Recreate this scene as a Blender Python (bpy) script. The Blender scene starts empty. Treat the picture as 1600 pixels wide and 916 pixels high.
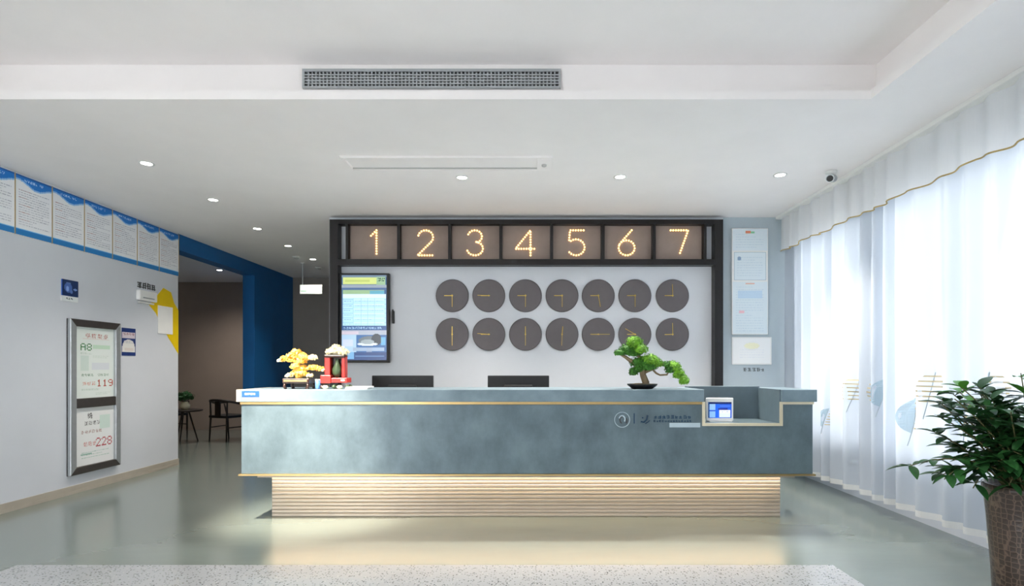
import bpy, math, random
import numpy as np
from mathutils import Vector, Matrix

# ------------------------------------------------------------------ camera, light, exposure
sc = bpy.context.scene
F = 870.0            # focal length in pixels of the 1600 wide frame
VX, VY = 826.0, 575.0
CAMH = 1.3
cam_d = bpy.data.cameras.new('camera')
cam_d.sensor_fit = 'HORIZONTAL'; cam_d.sensor_width = 36.0
cam_d.lens = F / 1600 * 36.0
cam_d.shift_x = -(VX - 800) / 1600
cam_d.shift_y = (VY - 458) / 1600
cam_d.clip_start = 0.05
cam = bpy.data.objects.new('camera', cam_d)
cam.location = (0, 0, CAMH); cam.rotation_euler = (math.pi / 2, 0, 0)
sc.collection.objects.link(cam); sc.camera = cam

world = bpy.data.worlds.new('overcast_sky'); sc.world = world; world.use_nodes = True
bg = world.node_tree.nodes['Background']
bg.inputs[0].default_value = (1.0, 0.985, 0.985, 1); bg.inputs[1].default_value = 3.9

sc.view_settings.view_transform = 'Standard'
try: sc.view_settings.look = 'None'
except Exception: pass
sc.view_settings.gamma = 1.0; sc.view_settings.use_curve_mapping = False
sc.view_settings.exposure = 1.6
try:
    sc.cycles.use_denoising = True
    sc.cycles.max_bounces = 12; sc.cycles.diffuse_bounces = 6
    sc.cycles.transparent_max_bounces = 16
    sc.cycles.sample_clamp_indirect = 6.0
except Exception: pass

def portal(name, loc, rot, sx, sy):
    l = bpy.data.lights.new(name, 'AREA'); l.shape = 'RECTANGLE'; l.size = sx; l.size_y = sy
    l.cycles.is_portal = True
    o = bpy.data.objects.new(name, l); o.location = loc; o.rotation_euler = rot
    sc.collection.objects.link(o); return o
# windows on the right and unseen glazing added behind the camera let the overcast sky in
portal('window_portal', (3.52, 2.1, 1.66), (0, math.pi / 2, 0), 2.25, 9.0)
portal('unseen_glazing_portal', (-3.6, -2.75, 1.5), (math.pi / 2, 0, 0), 2.3, 3.0)
portal('added_door_portal', (-4.95, -1.05, 1.35), (0, -math.pi / 2, 0), 2.8, 2.8)

# ------------------------------------------------------------------ helpers
def lin(c):
    return c / 12.92 if c <= 0.04045 else ((c + 0.055) / 1.055) ** 2.4
def col(h):
    if isinstance(h, str):
        h = h.lstrip('#'); h = [int(h[i:i + 2], 16) for i in (0, 2, 4)]
    return tuple(lin(v / 255) for v in h)
def W(x, y, Y):
    """photo pixel at real distance Y -> point of the place"""
    return Vector(((x - VX) * Y / F, Y, CAMH - (y - VY) * Y / F))
ORG = {}
R = random.Random(7)

def tag(o, label=None, cat=None, group=None, kind=None):
    if label: o['label'] = label
    if cat: o['category'] = cat
    if group: o['group'] = group
    if kind: o['kind'] = kind
    return o
def thing(name, loc, label, cat, group=None, kind=None):
    o = bpy.data.objects.new(name, None); o.empty_display_size = .1
    sc.collection.objects.link(o); o.location = loc; ORG[o.name] = Vector(loc)
    return tag(o, label, cat, group, kind)

class MB:
    def __init__(s): s.v = []; s.f = []; s.m = []; s.mi = 0
    def add(s, vs, fs):
        n = len(s.v); s.v += [tuple(v) for v in vs]; s.f += [tuple(i + n for i in f) for f in fs]
        s.m += [s.mi] * len(fs); return s
    def box(s, x0, x1, y0, y1, z0, z1):
        x0, x1 = min(x0, x1), max(x0, x1); y0, y1 = min(y0, y1), max(y0, y1); z0, z1 = min(z0, z1), max(z0, z1)
        return s.add([(x0,y0,z0),(x1,y0,z0),(x1,y1,z0),(x0,y1,z0),(x0,y0,z1),(x1,y0,z1),(x1,y1,z1),(x0,y1,z1)],
              [(0,3,2,1),(4,5,6,7),(0,1,5,4),(1,2,6,5),(2,3,7,6),(3,0,4,7)])
    def prism(s, pts, a, b):
        """polygon pts (3d at plane a offset), extruded: pts list of Vector, shifted by vectors a and b"""
        n = len(pts); a = Vector(a); b = Vector(b)
        vs = [Vector(p) + a for p in pts] + [Vector(p) + b for p in pts]
        fs = [tuple(range(n - 1, -1, -1)), tuple(range(n, 2 * n))]
        fs += [(i, (i + 1) % n, n + (i + 1) % n, n + i) for i in range(n)]
        return s.add(vs, fs)
    def lathe(s, prof, c=(0,0,0), n=24, axis='z', caps=True):
        vs = []; fs = []; c = Vector(c)
        for r, h in prof:
            for k in range(n):
                t = 2 * math.pi * k / n; a, b = r * math.cos(t), r * math.sin(t)
                vs.append(c + (Vector((a, b, h)) if axis == 'z' else Vector((a, -h, b)) if axis == 'y' else Vector((h, a, b))))
        for i in range(len(prof) - 1):
            for k in range(n):
                k2 = (k + 1) % n; fs.append((i*n+k, i*n+k2, (i+1)*n+k2, (i+1)*n+k))
        if caps:
            fs.append(tuple(range(n - 1, -1, -1))); fs.append(tuple((len(prof)-1)*n + k for k in range(n)))
        return s.add(vs, fs)
    def tube(s, pts, r, n=8):
        pts = [Vector(p) for p in pts]; rr = r if isinstance(r, (list, tuple)) else [r] * len(pts)
        vs = []; fs = []; up = Vector((0.13, 0.21, 1)).normalized(); prev = None
        for i, p in enumerate(pts):
            d = (pts[min(i+1, len(pts)-1)] - pts[max(i-1, 0)]).normalized()
            ref = up if abs(d.dot(up)) < .95 else Vector((1, .1, 0)).normalized()
            a = d.cross(ref).normalized() if prev is None else (prev - d * prev.dot(d)).normalized()
            prev = a; b = d.cross(a)
            for k in range(n):
                t = 2 * math.pi * k / n; vs.append(p + (a * math.cos(t) + b * math.sin(t)) * rr[i])
        for i in range(len(pts) - 1):
            for k in range(n):
                k2 = (k + 1) % n; fs.append((i*n+k, i*n+k2, (i+1)*n+k2, (i+1)*n+k))
        fs.append(tuple(range(n-1, -1, -1))); fs.append(tuple((len(pts)-1)*n + k for k in range(n)))
        return s.add(vs, fs)
    def blob(s, c, rx, ry, rz, nu=12, nv=8, jit=0.0, rnd=R):
        vs = []; fs = []; c = Vector(c)
        vs.append(c + Vector((0, 0, -rz)))
        for i in range(1, nv):
            ph = math.pi * i / nv
            for k in range(nu):
                t = 2 * math.pi * k / nu; q = 1 + rnd.uniform(-jit, jit)
                vs.append(c + Vector((rx*math.sin(ph)*math.cos(t)*q, ry*math.sin(ph)*math.sin(t)*q, -rz*math.cos(ph)*q)))
        vs.append(c + Vector((0, 0, rz))); L = len(vs) - 1
        for k in range(nu):
            k2 = (k + 1) % nu
            fs.append((0, 1 + k2, 1 + k)); fs.append((L, 1 + (nv-2)*nu + k, 1 + (nv-2)*nu + k2))
            for i in range(nv - 2):
                fs.append((1+i*nu+k, 1+i*nu+k2, 1+(i+1)*nu+k2, 1+(i+1)*nu+k))
        return s.add(vs, fs)
    def mesh(s, name, mats, off=(0,0,0), smooth=False):
        off = Vector(off); me = bpy.data.meshes.new(name)
        me.from_pydata([Vector(v) - off for v in s.v], [], s.f)
        if not isinstance(mats, (list, tuple)): mats = [mats]
        for m in mats: me.materials.append(m)
        if len(mats) > 1: me.polygons.foreach_set('material_index', s.m)
        if smooth: me.polygons.foreach_set('use_smooth', [True] * len(me.polygons))
        me.update(); return me
    def build(s, name, mats, parent=None, smooth=False, bevel=0, kind=None, label=None, cat=None, group=None, auto=0):
        if parent is None:
            vs = np.array([tuple(v) for v in s.v]); lo, hi = vs.min(0), vs.max(0)
            off = Vector(((lo[0]+hi[0])/2, (lo[1]+hi[1])/2, lo[2]))
        else: off = ORG[parent.name]
        me = s.mesh(name, mats, off, smooth)
        o = bpy.data.objects.new(name, me); sc.collection.objects.link(o)
        if parent is None: o.location = off
        else: o.parent = parent
        ORG[o.name] = Vector(off)
        if bevel:
            b = o.modifiers.new('bevel', 'BEVEL'); b.width = bevel; b.segments = 2; b.limit_method = 'ANGLE'
        return tag(o, label, cat, group, kind)
def inst(name, me, parent, loc, rot=(0,0,0), scale=(1,1,1)):
    o = bpy.data.objects.new(name, me); sc.collection.objects.link(o)
    if parent is not None:
        o.parent = parent; o.location = Vector(loc) - ORG[parent.name]
    else: o.location = loc
    o.rotation_euler = rot; o.scale = scale; ORG[o.name] = Vector(loc); return o

# ------------------------------------------------------------------ materials
def mk(name, c, rough=.5, metal=0.0, var=0.0, scale=8.0, bump=0.0, bscale=60.0, emit=0.0, spec=.5, stretch=None, c2=None, rvar=0.0, coat=0.0):
    m = bpy.data.materials.new(name); m.use_nodes = True; nt = m.node_tree; N = nt.nodes; L = nt.links
    p = N['Principled BSDF']; c = col(c)
    p.inputs['Roughness'].default_value = rough; p.inputs['Metallic'].default_value = metal
    p.inputs['Specular IOR Level'].default_value = spec; p.inputs['Coat Weight'].default_value = coat
    p.inputs['Base Color'].default_value = (*c, 1)
    tc = N.new('ShaderNodeTexCoord')
    vec = tc.outputs['Object']
    if stretch:
        mp = N.new('ShaderNodeMapping'); mp.inputs['Scale'].default_value = stretch; L.new(vec, mp.inputs[0]); vec = mp.outputs[0]
    if var or c2:
        n = N.new('ShaderNodeTexNoise'); n.inputs['Scale'].default_value = scale; n.inputs['Detail'].default_value = 6; n.inputs['Roughness'].default_value = .6
        L.new(vec, n.inputs['Vector'])
        r = N.new('ShaderNodeValToRGB'); r.color_ramp.elements[0].position = .3; r.color_ramp.elements[1].position = .7
        a = tuple(max(0, v * (1 - var)) for v in c); b = col(c2) if c2 else tuple(min(1, v * (1 + var)) for v in c)
        r.color_ramp.elements[0].color = (*a, 1); r.color_ramp.elements[1].color = (*b, 1)
        L.new(n.outputs[0], r.inputs[0]); L.new(r.outputs[0], p.inputs['Base Color'])
        if rvar:
            mr = N.new('ShaderNodeMapRange'); mr.inputs[3].default_value = max(0, rough - rvar); mr.inputs[4].default_value = rough + rvar
            L.new(n.outputs[0], mr.inputs[0]); L.new(mr.outputs[0], p.inputs['Roughness'])
    if bump:
        n2 = N.new('ShaderNodeTexNoise'); n2.inputs['Scale'].default_value = bscale; n2.inputs['Detail'].default_value = 4
        L.new(vec, n2.inputs['Vector'])
        bm = N.new('ShaderNodeBump'); bm.inputs['Strength'].default_value = bump; bm.inputs['Distance'].default_value = .01
        L.new(n2.outputs[0], bm.inputs['Height']); L.new(bm.outputs[0], p.inputs['Normal'])
    if emit:
        p.inputs['Emission Color'].default_value = (*c, 1); p.inputs['Emission Strength'].default_value = emit
    return m

M = {}
M['ceiling'] = mk('ceiling_paint', '#f6f2f1', .8, var=.02, scale=2, bump=.02)
M['wall'] = mk('pale_grey_paint', '#d3d7de', .7, var=.03, scale=1.5, bump=.03)
M['wall_strip'] = mk('blue_grey_paint', '#b4c1c9', .65, var=.04, scale=2, bump=.03)
M['dark_wall'] = mk('dark_grey_paint', '#8b8682', .7, var=.05, scale=2, bump=.03)
M['taupe_wall'] = mk('taupe_paint', '#a8988c', .7, var=.05, scale=2, bump=.03)
M['navy'] = mk('navy_paint', '#0a64a6', .55, var=.06, scale=3, bump=.02)
M['baseboard'] = mk('baseboard_stone', '#b1a99c', .4, var=.06, scale=6)
M['floor'] = mk('polished_concrete', '#747f79', .26, var=.04, scale=1.1, c2='#7c8781', stretch=(.6, 2.2, 1), spec=.6, coat=.7)
M['floor'].node_tree.nodes['Principled BSDF'].inputs['Coat Roughness'].default_value = .17
M['floor_warm'] = M['floor']
M['black'] = mk('black_metal', '#1d1b1c', .4, metal=.3, var=.1, scale=20)
M['taupe_panel'] = mk('taupe_panel', '#94837a', .55, var=.06, scale=10, bump=.05)
M['bulb'] = mk('warm_bulb', '#ffc878', .3, emit=1.45)
M['downlight'] = mk('downlight_lens', '#fff8ee', .3, emit=14.0)
M['unlit'] = mk('unlit_lens', '#b9b9b7', .3, var=.03)
M['led'] = mk('warm_led', '#ffe4c0', .3, emit=5.4)
M['white_plastic'] = mk('white_plastic', '#ececea', .4, var=.02, scale=5)
M['desk'] = mk('brushed_cement_panel', '#5a6b73', .32, metal=.3, var=.08, scale=4.5, c2='#73868e', bump=.04, bscale=40, rvar=.03, stretch=(1, 1, .7))
M['desk_top'] = mk('cement_counter', '#6e828c', .38, metal=.2, var=.1, scale=4, c2='#869aa4', bump=.03, rvar=.06)
M['niche'] = mk('grey_laminate', '#5f6f78', .45, var=.1, scale=7)
M['gold'] = mk('brass_trim', '#cdb07a', .32, metal=.9, var=.05, scale=12)
M['pale_gold'] = mk('pale_brass_trim', '#efe4c8', .35, metal=.5, var=.03, scale=12)
M['slat'] = mk('champagne_metal', '#b9b0a5', .35, metal=.35, var=.03, scale=14)
M['slat_gap'] = mk('plinth_core', '#8d8478', .5, var=.03)
M['clock'] = mk('grey_brushed_dial', '#625d60', .5, metal=.15, var=.05, scale=14)
M['clock_rim'] = mk('clock_rim', '#575254', .45, metal=.2, var=.04)
M['hand'] = mk('gold_clock_hand', '#d8b65c', .3, metal=.6, var=.03)
M['aluminium'] = mk('brushed_aluminium', '#b4b9bd', .36, metal=.55, var=.05, scale=20)
M['dark_alu'] = mk('dark_aluminium', '#5b5654', .4, metal=.6, var=.06, scale=20)
M['yellow'] = mk('yellow_vinyl', '#f2cf0a', .45, var=.03)
M['paper'] = mk('white_paper', '#f3f3f1', .7, var=.02)
M['ink'] = mk('dark_print', '#4a4d4e', .6, var=.05)
M['teal_ink'] = mk('teal_print', '#123c58', .5, var=.08)
M['blue_ink'] = mk('blue_print', '#1c55b4', .5, var=.05)
M['pale_ink'] = mk('pale_print', '#b4c6d0', .5, var=.04)
M['leaf'] = mk('green_leaf', '#234f2b', .38, var=.35, scale=9, c2='#356d35')
M['leaf_new'] = mk('young_green_leaf', '#4f9a35', .4, var=.2, scale=9, c2='#6fb742')
M['bark'] = mk('bark', '#7a6a50', .8, var=.25, scale=25, bump=.4, bscale=40)
M['stem'] = mk('green_brown_stem', '#5b5a36', .7, var=.2, scale=20)
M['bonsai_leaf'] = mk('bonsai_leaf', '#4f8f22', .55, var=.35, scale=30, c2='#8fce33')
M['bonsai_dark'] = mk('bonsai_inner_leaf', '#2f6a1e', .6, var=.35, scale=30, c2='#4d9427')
M['dark_wood'] = mk('dark_lacquered_wood', '#33201a', .35, var=.2, scale=12)
M['chair_wood'] = mk('dark_chair_wood', '#2a211c', .4, var=.2, scale=12)
M['red'] = mk('red_lacquer', '#9c2620', .35, var=.15, scale=14)
M['cream'] = mk('cream_petal', '#fdf0cc', .5, var=.08, scale=20)
M['gold_petal'] = mk('golden_petal', '#fbbd3a', .4, var=.15, scale=18, c2='#ffdf7c')
M['jade'] = mk('dark_green_jade', '#3d5038', .3, var=.2, scale=14)
M['blue_cup'] = mk('blue_ceramic', '#5b87c4', .3, var=.05)
M['monitor'] = mk('black_plastic', '#141416', .5, var=.1, scale=20)
M['asphalt'] = mk('pale_pavement', '#b9bdbd', .8, var=.06, scale=3)
M['curtain_trim'] = mk('gold_braid', '#b9a268', .6, var=.15, scale=30)

def glass():
    m = bpy.data.materials.new('window_glass'); m.use_nodes = True; nt = m.node_tree; N = nt.nodes
    N.remove(N['Principled BSDF']); out = N['Material Output']
    t = N.new('ShaderNodeBsdfTransparent'); t.inputs[0].default_value = (.96, .97, .97, 1)
    g = N.new('ShaderNodeBsdfGlossy'); g.inputs['Roughness'].default_value = .02
    fr = N.new('ShaderNodeFresnel'); fr.inputs[0].default_value = 1.3
    x = N.new('ShaderNodeMixShader'); nt.links.new(fr.outputs[0], x.inputs[0])
    nt.links.new(t.outputs[0], x.inputs[1]); nt.links.new(g.outputs[0], x.inputs[2]); nt.links.new(x.outputs[0], out.inputs[0])
    return m
M['glass'] = glass()
def sheer(name, c, see, tl):
    m = bpy.data.materials.new(name); m.use_nodes = True; nt = m.node_tree; N = nt.nodes; L = nt.links
    N.remove(N['Principled BSDF']); out = N['Material Output']; c = (*col(c), 1)
    t = N.new('ShaderNodeBsdfTransparent')
    d = N.new('ShaderNodeBsdfDiffuse'); d.inputs[0].default_value = c
    r = N.new('ShaderNodeBsdfTranslucent'); r.inputs[0].default_value = c
    # woven threads: fine variation of the weave's density
    tc = N.new('ShaderNodeTexCoord'); n = N.new('ShaderNodeTexNoise'); mp = N.new('ShaderNodeMapping')
    mp.inputs['Scale'].default_value = (1, 60, 2); n.inputs['Scale'].default_value = 3
    L.new(tc.outputs['Object'], mp.inputs[0]); L.new(mp.outputs[0], n.inputs['Vector'])
    mr = N.new('ShaderNodeMapRange'); mr.inputs[3].default_value = see * .75; mr.inputs[4].default_value = see * 1.25
    L.new(n.outputs[0], mr.inputs[0])
    a = N.new('ShaderNodeMixShader'); a.inputs[0].default_value = tl; L.new(d.outputs[0], a.inputs[1]); L.new(r.outputs[0], a.inputs[2])
    b = N.new('ShaderNodeMixShader'); L.new(mr.outputs[0], b.inputs[0]); L.new(a.outputs[0], b.inputs[1]); L.new(t.outputs[0], b.inputs[2])
    L.new(b.outputs[0], out.inputs[0]); return m
M['sheer'] = sheer('white_sheer', '#c4ccd6', .03, .29)
M['valance'] = sheer('valance_sheer', '#fbfaf8', .08, .5)
M['hem'] = sheer('sheer_hem', '#f7f7f5', .12, .5)

def terrazzo():
    m = mk('terrazzo', '#a6a9ac', .25, var=.03, scale=6, coat=.3); nt = m.node_tree; N = nt.nodes; L = nt.links; p = N['Principled BSDF']
    tc = N.new('ShaderNodeTexCoord')
    base = p.inputs['Base Color'].links[0].from_socket
    for sc_, th, cc in ((40, .14, '#c8c9c9'), (60, .3, '#6a6d6f'), (38, .22, '#54575a')):
        v = N.new('ShaderNodeTexVoronoi'); v.inputs['Scale'].default_value = sc_; L.new(tc.outputs['Object'], v.inputs['Vector'])
        ma = N.new('ShaderNodeMath'); ma.operation = 'LESS_THAN'; ma.inputs[1].default_value = th; L.new(v.outputs['Distance'], ma.inputs[0])
        s = N.new('ShaderNodeSeparateColor'); L.new(v.outputs['Color'], s.inputs[0])
        mb_ = N.new('ShaderNodeMath'); mb_.operation = 'GREATER_THAN'; mb_.inputs[1].default_value = .45; L.new(s.outputs[0], mb_.inputs[0])
        mu = N.new('ShaderNodeMath'); mu.operation = 'MULTIPLY'; L.new(ma.outputs[0], mu.inputs[0]); L.new(mb_.outputs[0], mu.inputs[1])
        x = N.new('ShaderNodeMix'); x.data_type = 'RGBA'; L.new(mu.outputs[0], x.inputs[0]); L.new(base, x.inputs[6]); x.inputs[7].default_value = (*col(cc), 1)
        base = x.outputs[2]
    L.new(base, p.inputs['Base Color']); return m
M['terrazzo'] = terrazzo()
def crackle():
    m = mk('woven_brown_glaze', '#4a3c35', .35, var=.2, scale=10); nt = m.node_tree; N = nt.nodes; L = nt.links; p = N['Principled BSDF']
    tc = N.new('ShaderNodeTexCoord'); v = N.new('ShaderNodeTexVoronoi'); v.feature = 'DISTANCE_TO_EDGE'; v.distance = 'EUCLIDEAN'; v.inputs['Scale'].default_value = 34
    v.inputs['Randomness'].default_value = .35
    L.new(tc.outputs['Object'], v.inputs['Vector'])
    r = N.new('ShaderNodeValToRGB'); r.color_ramp.elements[0].position = .02; r.color_ramp.elements[1].position = .1
    r.color_ramp.elements[0].color = (*col('#66564a'), 1); r.color_ramp.elements[1].color = (*col('#3a302c'), 1)
    L.new(v.outputs['Distance'], r.inputs[0]); L.new(r.outputs[0], p.inputs['Base Color'])
    b = N.new('ShaderNodeBump'); b.inputs['Strength'].default_value = .5; b.inputs['Distance'].default_value = .004; b.invert = True
    L.new(v.outputs['Distance'], b.inputs['Height']); L.new(b.outputs[0], p.inputs['Normal']); return m
M['pot'] = crackle()
def printed(name, rough=.45, emit=0.0):
    m = bpy.data.materials.new(name); m.use_nodes = True; nt = m.node_tree; N = nt.nodes; p = N['Principled BSDF']
    a = N.new('ShaderNodeAttribute'); a.attribute_name = 'Print'; p.inputs['Roughness'].default_value = rough
    nt.links.new(a.outputs['Color'], p.inputs['Base Color'])
    if emit:
        nt.links.new(a.outputs['Color'], p.inputs['Emission Color']); p.inputs['Emission Strength'].default_value = emit
        p.inputs['Base Color'].default_value = (0, 0, 0, 1)
    return m
M['print'] = printed('printed_sheet'); M['screen'] = printed('lit_screen', .25, .22); M['sign_lit'] = printed('backlit_sign', .4, .13)

# flat print: a raster drawn in code and carried as face colours on a flat sheet
FONT = {'1': '..#..,.##..,..#..,..#..,..#..,..#..,.###.', '9': '.###.,#...#,#...#,.####,....#,....#,.###.',
        '2': '.###.,#...#,....#,...#.,..#..,.#...,#####', '8': '.###.,#...#,#...#,.###.,#...#,#...#,.###.',
        'A': '.###.,#...#,#...#,#####,#...#,#...#,#...#'}
class Canvas:
    def __init__(s, w, h, c): s.w, s.h = w, h; s.a = np.zeros((h, w, 3)); s.a[:] = col(c); s.r = random.Random(w * 131 + h)
    def rect(s, x0, y0, x1, y1, c, al=1.0):
        x0, x1 = max(0, int(x0)), min(s.w, int(x1)); y0, y1 = max(0, int(y0)), min(s.h, int(y1))
        if x1 > x0 and y1 > y0: s.a[y0:y1, x0:x1] = s.a[y0:y1, x0:x1] * (1 - al) + np.array(col(c)) * al
        return s
    def text(s, t, x, y, q, c):
        for ch in t:
            for j, row in enumerate(FONT[ch].split(',')):
                for i, b in enumerate(row):
                    if b == '#': s.rect(x + i*q, y + j*q, x + i*q + q, y + j*q + q, c)
            x += 6 * q
        return s
    def glyphs(s, x, y, n, size, c, al=1.0, gap=1):
        for _ in range(n):
            for j in range(size):
                for i in range(size):
                    if s.r.random() < .55: s.rect(x+i, y+j, x+i+1, y+j+1, c, al)
            x += size + gap
        return s
    def lines(s, x0, x1, y0, y1, step, c, al=.5):
        for y in range(int(y0), int(y1), step):
            x = x0
            e = x1 - (s.r.random() < .35) * s.r.randint(0, int((x1 - x0) * .6))
            while x < e:
                n = s.r.randint(2, 5); s.rect(x, y, min(x + n, e), y + 1, c, al * s.r.uniform(.5, 1)); x += n + 1
        return s
    def disc(s, cx, cy, rx, ry, c, al=1.0):
        yy, xx = np.mgrid[0:s.h, 0:s.w]; k = ((xx + .5 - cx) / rx) ** 2 + ((yy + .5 - cy) / ry) ** 2 <= 1
        s.a[k] = s.a[k] * (1 - al) + np.array(col(c)) * al; return s
def sheet(name, cv, o, u, v, mat, parent):
    """o top-left corner, u along the width, v down the height (full size vectors)"""
    o, u, v = Vector(o), Vector(u), Vector(v); mb = MB(); w, h = cv.w, cv.h
    mb.v = [o + u * (i / w) + v * (j / h) for j in range(h + 1) for i in range(w + 1)]
    mb.f = [(j*(w+1)+i, (j+1)*(w+1)+i, (j+1)*(w+1)+i+1, j*(w+1)+i+1) for j in range(h) for i in range(w)]
    mb.m = [0] * len(mb.f)
    ob = mb.build(name, mat, parent)
    at = ob.data.color_attributes.new('Print', 'FLOAT_COLOR', 'CORNER')
    c = np.ones((h * w, 4, 4), dtype=np.float32); c[:, :, :3] = cv.a.reshape(-1, 1, 3)
    at.data.foreach_set('color', c.ravel()); return ob

# ------------------------------------------------------------------ the room
CH = 3.1                      # lower ceiling
XL, XR = -4.7, 3.3            # left wall, window wall
YB = 6.664                    # wall behind the desk
YE = 11.1                     # end of the corridor
YF = -2.6                     # unseen front wall behind the camera
XP = -2.385                   # left end of the wall behind the desk
def struct(name, mb, mats, parent=None, **k): return mb.build(name, mats, parent, kind='structure' if parent is None else None, **k)

fl = struct('floor', MB().box(-9, 3.6, YF - .2, 12.2, -.12, 0), M['floor'])
struct('floor_terrazzo', MB().box(-3.36, 2.0, YF, 3.66, -.002, .004), M['terrazzo'])
struct('ground_outside', MB().box(-40, 40, -40, 40, -.4, -.3), M['asphalt'])
# ceiling with a raised tray whose rim is stepped (a lip below, the fascia set back behind it)
TX0, TX1, TY0, TY1 = -3.75, 2.29, -1.6, 3.73; SB = .1; TZ = 3.385
c = MB()
c.box(-4.9, 3.6, TY1, YE + .8, CH, CH + .06)
c.box(-4.9, TX0, YF - .1, TY1, CH, CH + .06); c.box(TX1, 3.6, YF - .1, TY1, CH, CH + .06); c.box(TX0, TX1, YF - .1, TY0, CH, CH + .06)
c.box(-4.9, TX0 - SB, YF - .1, TY1 + SB, CH + .06, TZ); c.box(TX1 + SB, 3.6, YF - .1, TY1 + SB, CH + .06, TZ)
c.box(-4.9, 3.6, TY1 + SB, YE + .8, CH + .06, TZ); c.box(TX0 - SB, TX1 + SB, YF - .1, TY0 - SB, CH + .06, TZ)
c.box(-4.9, 3.6, YF - .1, YE + .8, TZ, TZ + .1)
struct('ceiling', c, M['ceiling'])
struct('ceiling_alcove', MB().box(-9, -4.9, 7.3, 12.0, CH, CH + .1), M['ceiling'])
struct('wall_left', MB().box(XL - .2, XL, .3, 7.465, 0, CH).box(XL - .2, XL, YF, .3, 2.7, CH).box(XL - .2, XL, YF, -2.4, 0, 2.7), M['wall'])
t = thing('added_door_1', (XL - .1, -1.05, 0), None, None, kind='structure')  # unseen glass door, added to brighten the left end of the desk
for k in range(4):
    y = -2.4 + 2.64 * k / 3; MB().box(XL - .13, XL - .07, y, y + .06, 0, 2.7).build('door_stile', M['dark_alu'], t)
    if k < 3: MB().box(XL - .103, XL - .097, y + .06, y + .88, .06, 2.64).build('pane', M['glass'], t)
MB().box(XL - .13, XL - .07, -2.4, .3, 2.64, 2.7).build('door_rail', M['dark_alu'], t)
struct('baseboard_left', MB().box(XL, XL + .012, .3, 7.465, 0, .085).box(XL, XL + .016, .3, 7.465, 0, .03), M['baseboard'])
struct('trim_1', MB().box(XL - .2, XL, 7.465, 9.545, 2.885, CH), M['navy'])
struct('wall_corridor_side', MB().box(XL - .2, XL, 9.545, YE, 0, CH), M['navy'])
struct('wall_corridor_end', MB().box(XL - .2, XP + .3, YE, YE + .15, 0, CH), M['dark_wall'])
struct('wall_alcove_back', MB().box(-9, XL - .2, 11.7, 11.85, 0, CH), M['taupe_wall'])
struct('wall_alcove_left', MB().box(-9, -8.85, 7.3, 11.7, 0, CH), M['taupe_wall'])
struct('wall_alcove_front', MB().box(-8.85, XL - .2, 7.3, 7.45, 0, CH), M['taupe_wall'])
struct('wall_alcove_return', MB().box(XL - .25, XL - .2, YE, 11.7, 0, CH), M['taupe_wall'])
# wall behind the desk: white middle behind the black frame, blue grey strip at its right
XS = W(1130, 0, YB).x
struct('wall_back', MB().box(XP, XS, YB, YB + .15, 0, CH), M['wall'])
struct('wall_back_strip', MB().box(XS, XR, YB, YB + .15, 0, CH), M['wall_strip'])
struct('wall_corridor_right', MB().box(XP, XP + .15, YB + .15, YE, 0, CH), M['dark_wall'])
# window wall: sill wall, lintel, piers; windows between the piers
piers = [(-2.6, -1.9), (0.55, .8), (2.85, 3.1), (5.0, 5.25), (6.45, 6.664)]
w = MB().box(XR, XR + .15, YF, YB, 0, .56).box(XR, XR + .15, YF, YB, 2.8, CH)
for a, b in piers: w.box(XR, XR + .15, a, b, .56, 2.8)
struct('wall_right', w, M['wall'])
struct('trim_2', MB().box(XR - .06, XR + .0, YF, YB, .53, .57), M['white_plastic'])
for n in range(4):
    a, b = piers[n][1], piers[n + 1][0]
    t = thing('window_%d' % (n + 1), (XR + .08, (a + b) / 2, .56), None, None, kind='structure')
    fr = MB(); y = a
    for q in (a, (a + b) / 2 - .025, b - .05): fr.box(XR + .04, XR + .1, q, q + .05, .56, 2.8)
    fr.box(XR + .04, XR + .1, a, b, .56, .61).box(XR + .04, XR + .1, a, b, 2.75, 2.8)
    fr.build('window_frame', M['white_plastic'], t)
    for y0, y1 in ((a + .05, (a+b)/2 - .025), ((a+b)/2 + .025, b - .05)):
        MB().box(XR + .066, XR + .072, y0, y1, .61, 2.75).build('pane', M['glass'], t)
# unseen front wall: glazing added on the left for its light, solid on the right
GX = -2.5
struct('wall_front', MB().box(XL, XR, YF - .1, YF, 2.95, CH).box(XL, GX, YF - .1, YF, 0, .06).box(GX, XR, YF - .1, YF, 0, 2.95), M['wall'])
t = thing('window_5', ((XL + GX) / 2, YF, .06), None, None, kind='structure')
for k in range(6):
    x = XL + (GX - XL - .06) * k / 5; MB().box(x, x + .06, YF - .09, YF - .03, .06, 2.95).build('mullion', M['dark_alu'], t)
for k in range(5):
    x = XL + (GX - XL - .06) * k / 5; MB().box(x + .06, x + (GX - XL - .06) / 5, YF - .063, YF - .057, .06, 2.95).build('pane', M['glass'], t)

# ------------------------------------------------------------------ reception desk
YD = 4.576; kd = YD / F
dx = lambda x: (x - VX) * kd
dz = lambda y: CAMH - (y - VY) * kd
desk = thing('reception_desk', (0, 4.85, 0), 'long blue grey cement reception desk floating on a glowing ribbed plinth', 'reception desk')
x0, x1 = dx(377), dx(1270); n0, n1 = dx(1099), dx(1220); zt, zb, zn = 1.0, dz(741), .845
DB = 5.12
def xz(pts): return [Vector((a, 0, b)) for a, b in pts]
MB().prism(xz([(x0, zb), (x1, zb), (x1, zt), (n1, zt), (n1, zn), (n0, zn), (n0, zt), (x0, zt)]), (0, YD, 0), (0, DB, 0)).build('body', M['desk'], desk, bevel=.004)
c0, c1 = dx(371), dx(1275); ztop = dz(609); zs = dz(628)
MB().box(c0 + .03, n0, YD - .02, DB + .02, zs, ztop).build('countertop', M['desk_top'], desk, bevel=.004)
MB().box(n1, c1, YD - .02, DB + .02, zs, ztop).build('countertop', M['desk_top'], desk, bevel=.004)
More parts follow.
